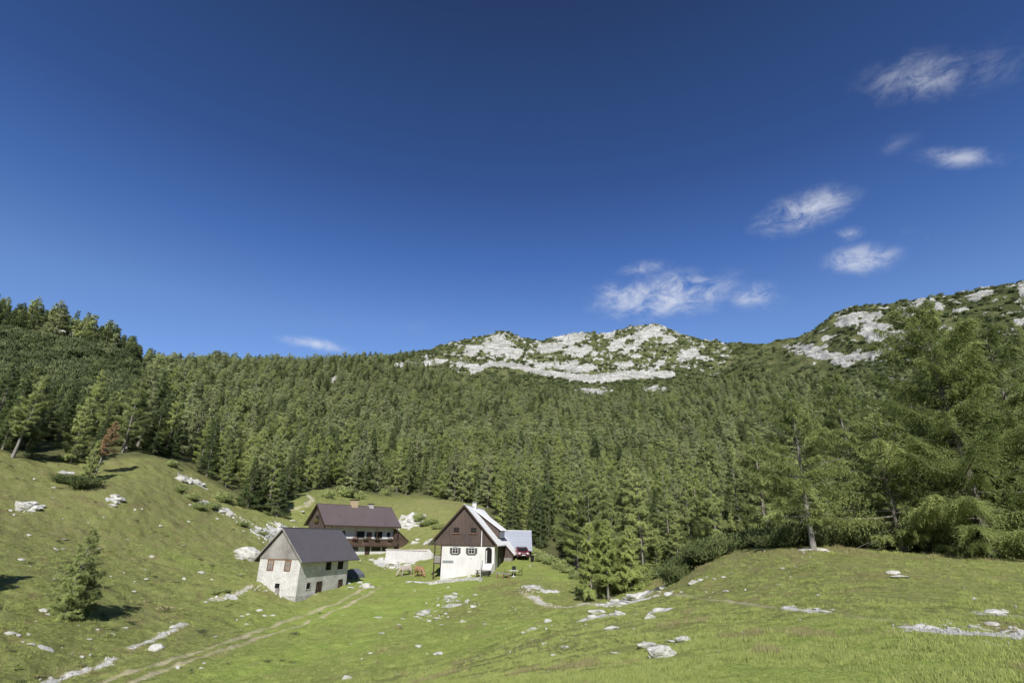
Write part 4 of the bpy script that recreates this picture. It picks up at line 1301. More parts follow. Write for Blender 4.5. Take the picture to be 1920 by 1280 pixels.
door(lodge, 'r', 2.7, 9.0, 9.8, -6.8, -4.7, 'brownwood')
door(lodge, 'r', 3.3, 8.6, 9.4, -8.9, -7.1, 'beam')
for a0, a1 in ((5.9, 7.1), (9.85, 11.6), (12.05, 12.95)):
    window(lodge, 'r', 3.3, a0, a1, -7.75, -7.18, frame='beam', fw=.07, bars=True)
window(lodge, 'f', .55, -.7, .5, -2.75, -2.05, frame='beam', fw=.1, bars=True, box='yellowflower')
lt = MB().prism([(14.5, -4.05), (17.4, -6.05), (17.4, -9.5), (14.5, -9.5)], 'x', -2.8, 3.25).build('lean_to', M['brownwood'], lodge)
MB().prism([(14.52, -3.9), (17.75, -6.12), (17.75, -6.24), (14.52, -4.02)], 'x', -3.1, 3.45).build('lean_to_roof', M['brownroof'], lt)

# ---- white roofed chalet
chalet = thing('gabled_chalet', 'white chalet with steep white metal roof, dark timber gable and roof dormer', 'chalet', (-6.33, 76.0, 5.92), -0.14)
MB().box(-3.0, .5, -11.6, 4.36, 14.5, -5.3).build('wall', M['plaster'], chalet)
MB().prism([(-4.05, -5.32), (4.40, -5.32), (4.40, -4.95), (0, -.16), (-4.05, -4.57)], 'y', .42, 14.6).build('gable', M['darkwood'], chalet)
slab(MB(), 'f', .42, -4.05, 4.40, -5.42, -5.30, 0.0, 0.05).build('sill_beam', M['beam'], chalet)
m = roof_slope(MB(), -1, 4.88, 1.088, 0, 15)
roof_slope(m, 1, 4.88, 1.088, 0, 15); roof_slope(m, 1, 6.12, 1.088, 8.0, 15, x0=4.88)
rf = m.build('roof', M['whiteroof'], chalet)
m = MB()
for s in (1, -1):
    mm = MB(); roof_slope(m, s, 4.84, 1.088, -.03, 0.0, .30)
m.prism([(4.92, -5.36 - .06), (6.1, -6.64 - .06), (6.1, -6.98), (4.92, -5.70)], 'y', 7.93, 7.99)
m.build('verge_board', M['beam'], rf)
MB().box(-.1, 0, -.08, .1, 15, .035).build('ridge_cap', M['whiteroof'], rf)
ch_ = MB().box(-.28, 6.8, -.9, .32, 7.4, .58).build('chimney', M['plaster'], rf)
MB().box(-.36, 6.72, .58, .40, 7.48, .68).build('chimney_cap', M['steel'], ch_)
dm = MB().prism([(.45, -.52), (4.15, -3.11), (4.15, -4.58)], 'y', 5.2, 10.9).build('dormer', M['darkwood'], rf)
MB().prism([(.12, -.16), (4.62, -3.31), (4.62, -3.42), (.12, -.27)], 'y', 4.85, 11.2).build('dormer_roof', M['whiteroof'], dm)
slab(MB(), 'r', 4.15, 5.6, 10.5, -4.35, -3.5, -0.01, .03).build('dormer_window', M['glass'], dm)
for y in (6.8, 8.05, 9.3):
    slab(MB(), 'r', 4.15, y - .05, y + .05, -4.35, -3.5, .03, .06).build('mullion', M['white'], dm)
MB().box(4.36, 3.4, -10.5, 4.40, 8.0, -5.0).build('plank_wall', M['darkwood'], chalet)
MB().box(4.40, 4.0, -9.3, 4.46, 5.1, -7.0).build('side_door', M['greywood'], chalet)
MB().prism([(4.36, -5.0), (5.85, -6.56), (5.85, -10.5), (4.36, -10.5)], 'y', 8.1, 14.7).build('lean_to', M['darkwood'], chalet)
MB().box(4.5, 8.04, -9.2, 5.75, 8.1, -7.1).build('lean_to_board', M['greywood'], chalet)
for a0, a1 in ((-1.42, -.72), (1.03, 1.73)):
    window(chalet, 'f', .42, a0, a1, -3.72, -3.1, frame='beam', fw=.06, sill='warmwood')
for a0, a1 in ((-1.45, -.75), (.82, 1.55)):
    window(chalet, 'f', .5, a0, a1, -6.35, -5.72, frame='white', shutters='shutter', fw=.05, arch=.1, sill='shutter', bars=True)
# arched doorway with the white leaf standing open
m = MB(); n = 10
arch = [(3.08 + .46 - .46 * math.cos(math.pi * k / n), -5.95 + .40 * math.sin(math.pi * k / n)) for k in range(n + 1)]
dr = m.prism([(3.08, -7.55)] + arch + [(4.0, -7.55)], 'y', .47, .52).build('door', M['hole'], chalet)
mt = Matrix.Rotation(R(-62), 3, 'Z')
MB().obox((3.28, .25, -6.72), (.44, .05, 1.55), mt).build('door_leaf', M['white'], dr)
MB().obox((3.22, .02, -6.72), (.04, .04, .12), mt).build('handle', M['steel'], dr)
m = MB()
for k in range(4):
    m.box(2.75 + .02 * k, -.35 - .30 * k, -10, 4.3 - .02 * k, .5, -7.56 - .2 * k)
m.build('doorstep', M['plaster'], chalet)
# porch on the far side
pf = MB().box(-4.1, .55, -7.78, -3.0, 4.2, -7.64).build('porch', M['beam'], chalet)
MB().box(-4.06, .55, -7.64, -3.02, .61, -6.72).build('porch_panel', M['greywood'], pf)
MB().box(-4.08, .62, -7.64, -4.02, 4.2, -6.72).build('porch_panel', M['greywood'], pf)
for (x, y) in ((-4.03, .62), (-4.03, 4.1), (-3.05, .5)):
    MB().box(x - .07, y - .07, -10.8 if x < -3.5 else -7.7, x + .07, y + .07, -5.3).build('porch_post', M['beam'], pf)
sg = slab(MB(), 'f', .5, -2.80, -1.28, -7.62, -7.30, 0.0, .035).build('sign', M['steel'], chalet)
lp = slab(MB(), 'f', .5, 1.1, 1.25, -6.95, -6.8, 0, .12).build('wall_lamp', M['white'], chalet)
slab(MB(), 'f', .5, -2.6, -2.2, -10.2, -10.0, 0, .02).build('wall_vent', M['beam'], chalet)

# ---- low building with pale blue roof behind the chalet
shed = thing('woodshed', 'low woodshed with pale blue metal roof just behind the white chalet', 'shed', (0.9, 91.0, 2.74), 0)
MB().box(-2.3, -2.6, -6.5, 2.5, 2.8, -2.5).build('wall', M['darkwood'], shed)
MB().prism([(-2.6, -2.52), (2.8, -2.52), (0, -.12)], 'x', -2.25, 2.45).build('gable', M['darkwood'], shed)
rf = MB().prism([(0, 0), (-3.3, -2.95), (-3.3, -3.05), (0, -.10)], 'x', -2.6, 2.78).prism([(0, 0), (3.3, -2.95), (3.3, -3.05), (0, -.10)], 'x', -2.6, 2.78).build('roof', M['blueroof'], shed)
MB().box(-2.62, -.1, -.04, 2.8, .1, .045).build('ridge_cap', M['white'], rf)
MB().box(2.72, -3.3, -3.2, 2.80, 0, -3.0).build('gutter', M['white'], rf)
for x in (-.2, 2.3):
    MB().box(x, -3.0, -6.5, x + .14, -2.86, -2.75).build('post', M['beam'], shed)
MB().box(.4, -2.66, -5.2, 1.9, -2.6, -3.2).build('door', M['warmwood'], shed)

# ---- terrace wall in front of the lodge
p0, p1 = at(507, 719.8, 97.5), at(561, 719.2, 92.5)
d = p1 - p0; L_ = math.hypot(d[0], d[1])
tw = thing('terrace_wall', 'long low white retaining wall with pinkish coping beside the lodge', 'wall', (p0[0], p0[1], p0[2]), math.atan2(d[1], d[0]))
MB().prism([(0, -3.2), (0, -.16), (L_, -.16 + d[2]), (L_ + 1.0, -.9 + d[2]), (L_ + 1.0, -3.0)], 'y', 0, .5).build('wall', M['plaster'], tw)
MB().box(-.1, -.08, -.16, L_ + .1, .58, -.02).build('coping', mat_plain('pink_grey_coping', (.60, .52, .50), .9), tw)

# ---- covered stack behind the barn
p = ground(462, 757)
tp = thing('covered_stack', 'blue grey tarpaulin over a low stack in the shadow behind the stone barn', 'covered stack', (p.x, p.y, p.z), -0.3)
MB().prism([(-1.6, -.3), (1.6, -.3), (1.5, .45), (.3, 1.15), (-1.5, .7)], 'y', -.9, .9).build('tarpaulin', M['blue'], tp, bevel=.06)
for x in (-1.0, 0.9):
    MB().box(x - .12, -1.0, -.3, x + .12, -.91, .18).build('weight', M['stone'], tp)

# ------------------------------------------------------------------ small things round the houses
def ground_thing(name, label, cat, u, v, rz=0, group=None, dz=0.0):
    p = ground(u, v)
    return thing(name, label, cat, (p.x, p.y, p.z + dz), rz, group)


p = at(630.4, 761.2, 71.5); gz_ = on_ground(p[0], p[1]); top = at(629.1, 696.8, 71.5)
fp = thing('flagpole', 'thin bare white flagpole standing before the white chalet', 'flagpole', (p[0], p[1], gz_))
h_ = top[2] - gz_
MB().tube([(0, 0, -.3), (0, 0, h_ * .5), (0, 0, h_)], [.075, .06, .04], 10).build('pole', M['white'], fp, smooth=True)
MB().box(-.2, -.2, -.4, .2, .2, .12).build('footing', M['stone'], fp, bevel=.02)
MB().tube([(0, 0, h_), (0, 0, h_ + .06), (0, 0, h_ + .12)], [.05, .07, .02], 10).build('finial', M['steel'], fp, smooth=True)


def picnic(label, u, v, rz):
    t = ground_thing('picnic_table', label, 'picnic table', u, v, rz)
    m = MB()
    for k in range(5): m.box(-1.0, -.38 + .155 * k, .70, 1.0, -.38 + .155 * k + .14, .75)
    m.build('tabletop', M['beam'], t)
    for s in (-1, 1):
        MB().box(-1.0, s * .74 - .14, .42, 1.0, s * .74 + .14, .47).build('bench_seat', M['beam'], t)
        for q in (-1, 1):
            MB().obox((s * .75, q * .42, .32), (.08, .09, .86), Matrix.Rotation(R(28 * q), 3, 'X')).build('leg', M['beam'], t)
        MB().box(s * .75 - .05, -.8, .33, s * .75 + .05, .8, .41).build('crossbar', M['beam'], t)
    return t


picnic('dark wooden picnic table with benches by the flagpole', 634, 756.5, -0.1)
t = ground_thing('garden_table', 'small round white garden table right of the chalet', 'table', 674, 756.5)
MB().tube([(0, 0, .70), (0, 0, .74)], [.62, .62], 20).build('tabletop', M['white'], t)
MB().tube([(0, 0, 0), (0, 0, .7)], [.05, .05], 8).build('pedestal', M['white'], t)
MB().tube([(0, 0, 0), (0, 0, .05)], [.32, .25], 14).build('foot', M['white'], t)
tb = t.location.copy()


def chair(label, x, y, rz):
    z = on_ground(x, y)
    t = thing('garden_chair', label, 'chair', (x, y, z), rz, 'black garden chairs')
    MB().box(-.24, -.24, .42, .24, .24, .47).build('seat', M['rubber'], t)
    MB().obox((0, .26, .74), (.48, .04, .56), Matrix.Rotation(R(-10), 3, 'X')).build('backrest', M['rubber'], t)
    for sx in (-1, 1):
        for sy in (-1, 1):
            MB().box(sx * .21 - .02, sy * .21 - .02, 0, sx * .21 + .02, sy * .21 + .02, .42).build('leg', M['rubber'], t)
        MB().box(sx * .25 - .02, -.2, .62, sx * .25 + .02, .24, .65).build('armrest', M['rubber'], t)


chair('black garden chair left of the round white table', tb.x - .85, tb.y, R(90))
chair('black garden chair right of the round white table', tb.x + .85, tb.y, R(-90))
chair('black garden chair behind the round white table, facing the valley', tb.x + .05, tb.y + .9, 0)

p0, p1 = ground(653, 759), ground(668, 759)
d = p1 - p0; L_ = d.xy.length
rl = thing('rail_fence', 'short pale wooden rail fence between picnic table and round table', 'fence', p0, math.atan2(d.y, d.x))
for k in (0, .5, 1):
    MB().box(L_ * k - .06, -.06, -.3, L_ * k + .06, .06, .72 + d.z * k).build('post', M['warmwood'], rl)
MB().box(-.25, -.10, .56, L_ + .25, -.061, .72).build('rail', M['greywood'], rl)

# red car by the shed
pc = at(685.3, 737.2, 83.6)
gz_ = on_ground(pc[0], pc[1] + 1.5)
car = thing('parked_car', 'dark red car with roof rack parked nose out beside the white chalet', 'car', (pc[0], pc[1] + 2.0, gz_), R(6))
m = MB()
prof = [(-2.0, .32), (-2.05, .62), (-1.95, .92), (-1.05, 1.02), (-.45, 1.52), (1.6, 1.56), (1.98, 1.05), (2.05, .6), (2.0, .32)]
body = MB().prism(prof, 'x', -.86, .86).build('body', M['red'], car, bevel=.07, smooth=False)
MB().prism([(-1.00, 1.06), (-.48, 1.49), (-.44, 1.46), (-.96, 1.03)], 'x', -.70, .70).build('windscreen', M['glass'], car).location = (0, -.05, .02)
for s in (-1, 1):
    MB().box(s * .862 - .008, -.35, 1.05, s * .862 + .008, 1.55, 1.45).build('side_window', M['glass'], car)
    MB().obox((s * .60, -1.99, .80), (.34, .10, .17), Matrix.Rotation(R(-8), 3, 'X')).build('headlight', M['lamp'], car, bevel=.03)
    MB().box(s * .99 - .1, -.72, 1.0, s * .99 + .1, -.60, 1.14).build('mirror', M['red'], car, bevel=.03)
    for y in (-1.25, 1.25):
        wv = MB().tube([(s * .70, y, .31), (s * .885, y, .31)], [.32, .32], 18).build('wheel', M['rubber'], car)
        MB().tube([(s * .886, y, .31), (s * .90, y, .31)], [.2, .2], 14).build('rim', M['steel'], wv)
MB().box(-.45, -2.10, .66, .45, -2.0, .80).build('grille', M['rubber'], car)
MB().box(-.86, -2.12, .34, .86, -1.99, .50).build('bumper', M['rubber'], car, bevel=.04)
MB().box(-.26, -2.14, .50, .26, -2.11, .61).build('number_plate', M['white'], car)
m = MB()
for y in (-.1, 1.1):
    m.box(-.7, y, 1.60, .7, y + .05, 1.66)
for s in (-1, 1): m.box(s * .66 - .03, -.3, 1.55, s * .66 + .03, 1.4, 1.60)
m.build('roof_rack', M['rubber'], car)

p = at(698.6, 733.4, 83)
t = thing('waste_bin', 'small black bin on the grass right of the red car', 'bin', (p[0], p[1], on_ground(p[0], p[1])))
MB().tube([(0, 0, 0), (0, 0, .78)], [.22, .28], 14).build('bin_body', M['rubber'], t)
MB().tube([(0, 0, .78), (0, 0, .82), (0, 0, .88)], [.31, .31, .12], 14).build('lid', M['rubber'], t)

# low stone edging along the chalet front
pts = [ground(u, v) for u, v in ((562, 766), (575, 765), (588, 763.5), (603, 761.5), (618, 760.5), (633, 760.5))]
m = MB()
for a_, b_ in zip(pts[:-1], pts[1:]):
    dd = b_ - a_
    n_ = max(2, int(dd.length / .5))
    for k in range(n_):
        c_ = a_ + dd * ((k + .5) / n_)
        m.obox((c_.x, c_.y, c_.z + .05), (dd.length / n_ * .96, .35 + rnd.random() * .15, .42 + rnd.random() * .12), Matrix.Rotation(math.atan2(dd.y, dd.x) + rnd.uniform(-.1, .1), 3, 'Z'))
tag(m.build('stone_edging', M['stone'], None, bevel=.04), 'low rough stone edging along the foot of the chalet front', 'edging')


# ---- two cows
def cow(label, hide, dark, u, v, rz, graze=True):
    t = ground_thing('cow', label, 'cow', u, v, rz)
    # joints: spine, neck, head, four legs, tail (x forward)
    J = [((-.75, 0, 1.05), .30), ((-.2, 0, 1.0), .40), ((.4, 0, 1.0), .38), ((.72, 0, 1.08), .30)]
    E = [(0, 1), (1, 2), (2, 3)]
    def add(pts, root):
        prev = root
        for p_, r_ in pts:
            J.append((p_, r_)); E.append((prev, len(J) - 1)); prev = len(J) - 1
    if graze:
        add([((1.0, 0, .82), .20), ((1.22, 0, .46), .15), ((1.34, 0, .26), .15), ((1.50, 0, .08), .09)], 3)
    else:
        add([((1.02, 0, 1.22), .19), ((1.22, 0, 1.36), .16), ((1.42, 0, 1.28), .13), ((1.58, 0, 1.18), .09)], 3)
    for s in (-1, 1):
        add([((-.78, s * .20, .82), .19), ((-.68, s * .21, .60), .12), ((-.84, s * .20, .40), .075), ((-.80, s * .20, .10), .055), ((-.74, s * .20, .02), .06)], 0)
        add([((.56, s * .20, .72), .15), ((.57, s * .20, .44), .075), ((.56, s * .20, .10), .055), ((.60, s * .20, .02), .06)], 2)
    add([((-1.04, 0, 1.16), .05), ((-1.10, 0, .80), .03), ((-1.10, .02, .42), .04)], 0)
    me = bpy.data.meshes.new('cow_body')
    me.from_pydata([p_ for p_, _ in J], E, [])
    o = bpy.data.objects.new('cow_skin', me)
    C.objects.link(o)
    sk = o.modifiers.new('skin', 'SKIN')
    o.modifiers.new('sub', 'SUBSURF').levels = 2
    for i, (_, r_) in enumerate(J):
        me.skin_vertices[0].data[i].radius = (r_, r_)
    me.skin_vertices[0].data[1].use_root = True
    dg = bpy.context.evaluated_depsgraph_get()
    m2 = bpy.data.meshes.new_from_object(o.evaluated_get(dg))
    bpy.data.objects.remove(o)
    m2.materials.clear(); m2.materials.append(M[hide])
    for p_ in m2.polygons: p_.use_smooth = True
    link('body', m2, t)
    hx, hz = (1.27, .42) if graze else (1.26, 1.40)
    for s in (-1, 1):
        MB().tube([(hx, s * .10, hz + .08), (hx - .02, s * .22, hz + .12), (hx - .01, s * .26, hz + .24)], [.035, .028, .008], 7).build('horn', M['white'], t, smooth=True)
        MB().tube([(hx - .04, s * .12, hz + .02), (hx - .06, s * .26, hz - .01), (hx - .05, s * .34, hz - .05)], [.03, .055, .012], 7).build('ear', M[hide], t, smooth=True)
    MB().tube([(-.45, 0, .62), (-.45, 0, .52)], [.14, .08], 10).build('udder', M['cow2'], t, smooth=True)
    return t


cow('reddish brown cow grazing on the meadow between lodge and chalet', 'cow', 'cow', 550, 756.5, R(-48))
cow('pale grey cow standing by the white rubble below the terrace wall', 'cow2', 'cow2', 532, 755.5, R(215), graze=True)

# ------------------------------------------------------------------ trees one can point at
def feature(name, label, cat, u, v, D, vtop, leaf, rz=0.0, tilt=0.0, bark='bark', sink=.15, hscale=1.0, **kw):
    p = at(u, v, D) if D else ground(u, v)
    z = on_ground(p[0], p[1])
    t_ = at(u, vtop, math.hypot(p[0], p[1]) * math.cos(math.atan2(p[0], p[1])))
    H = (t_[2] - z) * hscale
    ms = tree_meshes(name, leaf, bark=bark, H=H, **kw)
    return place_tree(name, label, cat, ms, (p[0], p[1], z - sink), 1.0, rz, tilt=tilt)


feature('larch_tree', 'tall thin larch with a bare grey trunk, rooted by white stones on the knoll edge', 'larch', 1068, 722, 38, 522, 'larch_near', rz=2.0, tilt=-.03, bark='deadwood', seed=101, Rad=3.1, nb=84, sprays=62000, size=(.17, .034), cb=.20, top_pow=.36, gap=.4, irregular=.45, hang=.8, dead=4, trunk_r=.20, subw=.9, twig=12)
feature('larch_tree', 'broad green larch rising behind the thin larch and the dark low boughed one', 'larch', 1142, 724, 50, 494, 'larch_near', rz=1.0, seed=102, Rad=3.9, nb=90, sprays=90000, size=(.20, .040), cb=.05, top_pow=.42, irregular=.4, hang=.8, subw=.95, twig=12)
feature('larch_tree', 'dark trunked larch with low boughs sweeping over the knoll edge', 'larch', 1186, 727, 39, 552, 'larch_near', rz=.4, seed=103, Rad=5.2, nb=64, sprays=90000, size=(.18, .034), cb=.08, top_pow=.45, irregular=.5, hang=.8, dead=10, trunk_r=.26, subw=.85, twig=13)
feature('larch_tree', 'giant spreading larch, tallest of the trees on the knoll edge', 'larch', 1302, 730, 36.5, 397, 'larch_near', rz=2.2, seed=104, Rad=6.0, nb=150, sprays=300000, size=(.18, .033), cb=.02, top_pow=.46, irregular=.40, hang=.8, gap=.35, trunk_r=.34, subw=.85, twig=14)
feature('larch_tree', 'wide dark larch cut by the picture edge beside the giant spreading larch', 'larch', 1388, 735, 36, 438, 'larch_near', rz=1.2, seed=105, Rad=5.6, nb=90, sprays=160000, size=(.19, .035), cb=.02, top_pow=.42, irregular=.4, hang=.8, subw=.9, twig=13)
feature('larch_tree', 'medium larch filling the gap behind the low boughed larch and the giant one', 'larch', 1246, 728, 44, 498, 'larch_near', rz=.2, seed=106, Rad=4.6, nb=84, sprays=120000, size=(.19, .037), cb=.02, top_pow=.42, irregular=.4, hang=.8, subw=.95, twig=12)
feature('larch_tree', 'slim pale larch in the wood left of the thin bare trunked larch', 'larch', 1012, 728, 54, 560, 'larch', rz=.9, seed=107, Rad=2.8, nb=64, sprays=40000, size=(.21, .042), cb=.06, hang=.7, top_pow=.6, twig=10)
# the yellow green clump in the hollow right of the chalet
feature('larch_tree', 'yellow green larch, left one of the clump in the hollow by the footpath', 'larch', 777, 786, 56, 683, 'bright', rz=.3, seed=111, Rad=2.3, nb=62, sprays=34000, size=(.20, .042), cb=.10, hang=.7, dead=8, twig=10)
feature('larch_tree', 'yellow green larch, middle one of the clump, with bare lower boughs', 'larch', 799, 788, 55, 679, 'bright', rz=1.3, bark='deadwood', seed=112, Rad=2.1, nb=58, sprays=28000, size=(.20, .042), cb=.22, hang=.7, dead=14, twig=10)
feature('larch_tree', 'yellow green larch, right one of the clump by the white rocks', 'larch', 829, 780, 56, 690, 'bright', rz=2.3, seed=113, Rad=2.2, nb=62, sprays=34000, size=(.20, .042), cb=.08, hang=.7, twig=10)
feature('larch_tree', 'short bushy larch tucked between the yellow green larches of the hollow clump', 'larch', 808, 783, 57.5, 722, 'bright', rz=2.9, seed=114, Rad=2.0, nb=44, sprays=16000, size=(.24, .05), cb=.05, hang=.5)
# left pasture
feature('larch_tree', 'small lone larch on the shady left pasture throwing a dark shadow', 'larch', 86, 802, 44, 690, 'larch', rz=.6, tilt=.05, seed=121, Rad=2.0, nb=76, sprays=25000, size=(.17, .036), cb=.04, top_pow=.8, hang=.5, irregular=.4, gap=.4, twig=10)
feature('larch_tree', 'sapling larch leaning out at the foot of the small lone larch', 'larch', 106, 797, 44.6, 738, 'larch', rz=2.6, tilt=.10, seed=122, Rad=1.7, nb=40, sprays=15000, size=(.20, .04), cb=.08, hang=.3)
feature('larch_tree', 'old larch with a bare pale trunk at the left pasture edge', 'larch', 16, 600, 0, 488, 'larch', rz=.6, tilt=.06, bark='deadwood', seed=123, Rad=3.2, nb=60, sprays=20000, size=(.34, .06), cb=.26, hang=.5)
feature('larch_tree', 'dead larch with rust brown needles and bare trunk above the left pasture', 'larch', 128, 611, 83, 551, 'brown', rz=.6, tilt=.10, bark='deadwood', seed=124, Rad=1.7, nb=44, sprays=7000, size=(.30, .06), cb=.36, hang=.3, dead=10)
feature('larch_tree', 'young fresh green larch in front of the rust brown dead larch', 'larch', 117, 625, 79, 576, 'larch', rz=.6, seed=125, Rad=1.4, nb=44, sprays=9000, size=(.24, .05), cb=.04, hang=.4)
feature('larch_tree', 'dense larch on the pasture rim above the low pine bush', 'larch', 92, 607, 0, 520, 'larch', rz=.2, seed=126, Rad=2.8, nb=60, sprays=16000, size=(.34, .065), cb=.04, hang=.5)
feature('larch_tree', 'tall larch at the wood corner just left of the lodge gable', 'larch', 352, 668, 0, 576, 'larch', rz=.2, seed=127, Rad=2.8, nb=60, sprays=15000, size=(.36, .07), cb=.06, hang=.5)
feature('spruce_tree', 'near black pointed spruce at the wood corner left of the lodge', 'spruce', 338, 668, 0, 600, 'spruce', rz=.2, seed=128, Rad=2.3, style='spruce', nb=60, sprays=12000, size=(.36, .075), cb=.03)
feature('larch_tree', 'lone larch beyond the left edge whose shadow falls on the pasture', 'larch', -84, 812, 41, 655, 'larch', rz=.6, seed=129, Rad=2.0, nb=56, sprays=14000, size=(.26, .05), cb=.06, hang=.3)
# dark spruce standing out in the hollow
for u, v, vt, lab in ((868, 745, 640, 'dark narrow spruce in the hollow just right of the sunlit clump'), (770, 742, 612, 'dark tall spruce in the hollow rising above the sunlit clump')):
    feature('spruce_tree', lab, 'spruce', u, v, 84, vt, 'spruce', rz=u, seed=int(u), Rad=2.3, style='spruce', nb=64, sprays=13000, size=(.36, .075), cb=.04)

for u, v, D, vt, lab in ((326, 662, 101, 598, 'dark broad spruce left of the near black one at the wood corner'), (362, 676, 104, 612, 'dark slim spruce nearest the lodge path at the wood corner')):
    feature('spruce_tree', lab, 'spruce', u, v, D, vt, 'spruce', rz=u, seed=int(u), Rad=2.4, style='spruce', nb=64, sprays=13000, size=(.36, .075), cb=.03)
# grey dead trunks standing in the wood
for k, (u, v, h_) in enumerate(((720, 640, 9), (668, 612, 10), (905, 690, 8), (842, 662, 9), (760, 598, 11), (560, 606, 9), (480, 590, 10), (1005, 640, 9), (940, 600, 11), (300, 600, 9), (395, 560, 11), (640, 560, 12))):
    p = ground(u, v)
    rng_ = np.random.default_rng(300 + k)
    tv, tf, _c, _f, _t = make_tree(seed=300 + k, H=h_, Rad=1.5, nb=20, sprays=20, cb=.3, limb_sides=4, dead=5, trunk_r=.2)
    o = link('dead_tree', mesh_np('dead_tree', tv, tf, [M['deadwood']], smooth=True))
    o.location = (p.x, p.y, p.z - .1); o.rotation_euler = (rng_.normal(0, .05), rng_.normal(0, .05), rng_.uniform(0, 6))
    tag(o, 'bare grey dead trunk standing among the green trees of the wooded slope', 'dead tree', 'dead trunks on the wooded slope')
# ---- bushes
BUSH = [shrub_parts('pine_bush', shrub_mesh(70 + k, 1.6, 1.35, 3400, (.24, .07), stems=26)) for k in range(3)]
FBUSH = [shrub_parts('leafy_bush', shrub_mesh(80 + k, 1.2, 1.1, 1900, (.22, .11), leaf='larch', stems=22)) for k in range(2)]


def bush(label, u, v, D, s, group=None, kind='dwarf_pine_bush', forms=BUSH, cat='bush', flat=1.0):
    p = at(u, v, D) if D else ground(u, v)
    z = on_ground(p[0], p[1])
    t = thing(kind, label, cat, (p[0], p[1], z - .05), rnd.uniform(0, 6.28), group)
    ss = s * rnd.uniform(.85, 1.15)
    t.scale = (ss * 1.1, ss, ss * flat * rnd.uniform(.85, 1.2))
    f = forms[rnd.randrange(len(forms))]
    link('stems', f[0], t); link('foliage', f[1], t)


bush('low dark pine bush on the left pasture, left one of the touching pair', 86, 634, 0, 1.3, flat=.8)
bush('low dark pine bush on the left pasture, right one of the touching pair', 108, 641, 0, 1.5, flat=.8)
for k, u in enumerate(range(884, 1010, 11)):
    bush('dark green dwarf pine bush along the knoll rim above the wooded hollow', u + rnd.uniform(-3, 3), np.interp(u, [884, 930, 1010], [764, 741, 722]), 45 + rnd.uniform(-1, 3), 1.0, 'dwarf pines on the knoll rim')
for k, u in enumerate(range(1015, 1400, 17)):
    bush('green dwarf pine bush below the big larches along the knoll edge', u + rnd.uniform(-5, 5), np.interp(u, [1015, 1100, 1344], [722, 720, 732]), 41 + rnd.uniform(-.5, 2.5), .72 + .3 * rnd.random(), 'dwarf pines below the big larches')
for u, v, D, s in ((712, 742, 84, .9), (722, 752, 80, 1.0), (735, 758, 76, 1.0), (746, 762, 72, .9), (700, 727, 92, 1.0), (756, 768, 68, .8), (850, 764, 58, .9), (862, 760, 58, 1.0), (838, 768, 58, .8)):
    bush('green bush along the hollow edge right of the chalet', u, v, D, s, 'bushes along the hollow edge', 'leafy_bush', FBUSH)
for u, v, s in ((250, 655, 1.3), (262, 668, 1.0), (280, 668, 1.2), (236, 645, .9), (292, 658, 1.4), (225, 612, 1.2), (318, 690, 1.0), (345, 702, .9)):
    bush('low bush among the white boulders of the rocky bank left of the lodge', u, v, 0, s, 'bushes on the rocky bank', 'leafy_bush', FBUSH, flat=.8)
for u, v, s in ((548, 684, 1.3), (556, 690, 1.1), (566, 687, 1.2), (575, 694, 1.0), (452, 652, 2.0), (430, 654, 1.6), (470, 655, 1.8), (505, 650, 1.4)):
    bush('bush among rocks on the grassy hill behind the lodge roof', u, v, 0, s, 'bushes on the grassy hill', 'leafy_bush', FBUSH)
for u, v, s in ((283, 778, .5), (296, 776, .45)):
    bush('small dark bush on the stony bank left of the stone barn', u, v, 0, s, 'bushes on the stony bank', 'leafy_bush', FBUSH, flat=.6)

# ------------------------------------------------------------------ limestone boulders
def rock_mesh(seed, flat=0.6):
    rng = np.random.default_rng(seed)
    bm = bmesh.new()
    bmesh.ops.create_icosphere(bm, subdivisions=4, radius=1)
    N = unit(rng.normal(size=(17, 3))); Hh = rng.uniform(.62, 1.0, 17)
    for v_ in bm.verts:
        d_ = np.array(v_.co); d_ /= np.linalg.norm(d_)
        k = N @ d_
        r_ = np.min(np.where(k > .15, Hh / np.maximum(k, .15), 9))
        q = d_ * min(r_, 1.35)
        n_ = float(fbm(np.array([q[0] * 1.8 + q[2]]), np.array([q[1] * 1.8 - q[2]]), 4, seed)[0])
        q = q * (1 + .13 * n_)
        v_.co = (q[0], q[1], q[2] * flat)
    me = bpy.data.meshes.new('boulder')
    bm.to_mesh(me); bm.free()
    me.materials.append(M['rock'])
    return me


ROCKS = [rock_mesh(s, fl) for s, fl in ((1, .7), (2, .5), (3, .62), (4, .8), (5, .45), (6, .6))]


def rock(u, v, wpx, label, group=None, asp=.6, hgt=.55, form=None, rz=None, sink=.3):
    p = ground(u, v)
    Dd = p.length
    wd = wpx * Dd / F_PX * .5
    o = bpy.data.objects.new('limestone_rock', ROCKS[rnd.randrange(6) if form is None else form])
    C.objects.link(o)
    o.location = (p.x, p.y, p.z + wd * hgt * (.55 - sink))
    o.scale = (wd, wd * asp * rnd.uniform(.85, 1.2), wd * hgt * 1.3)
    o.rotation_euler = (rnd.uniform(-.12, .12), rnd.uniform(-.12, .12), rnd.uniform(-.5, .5) if rz is None else rz)
    return tag(o, label, 'rock', group)


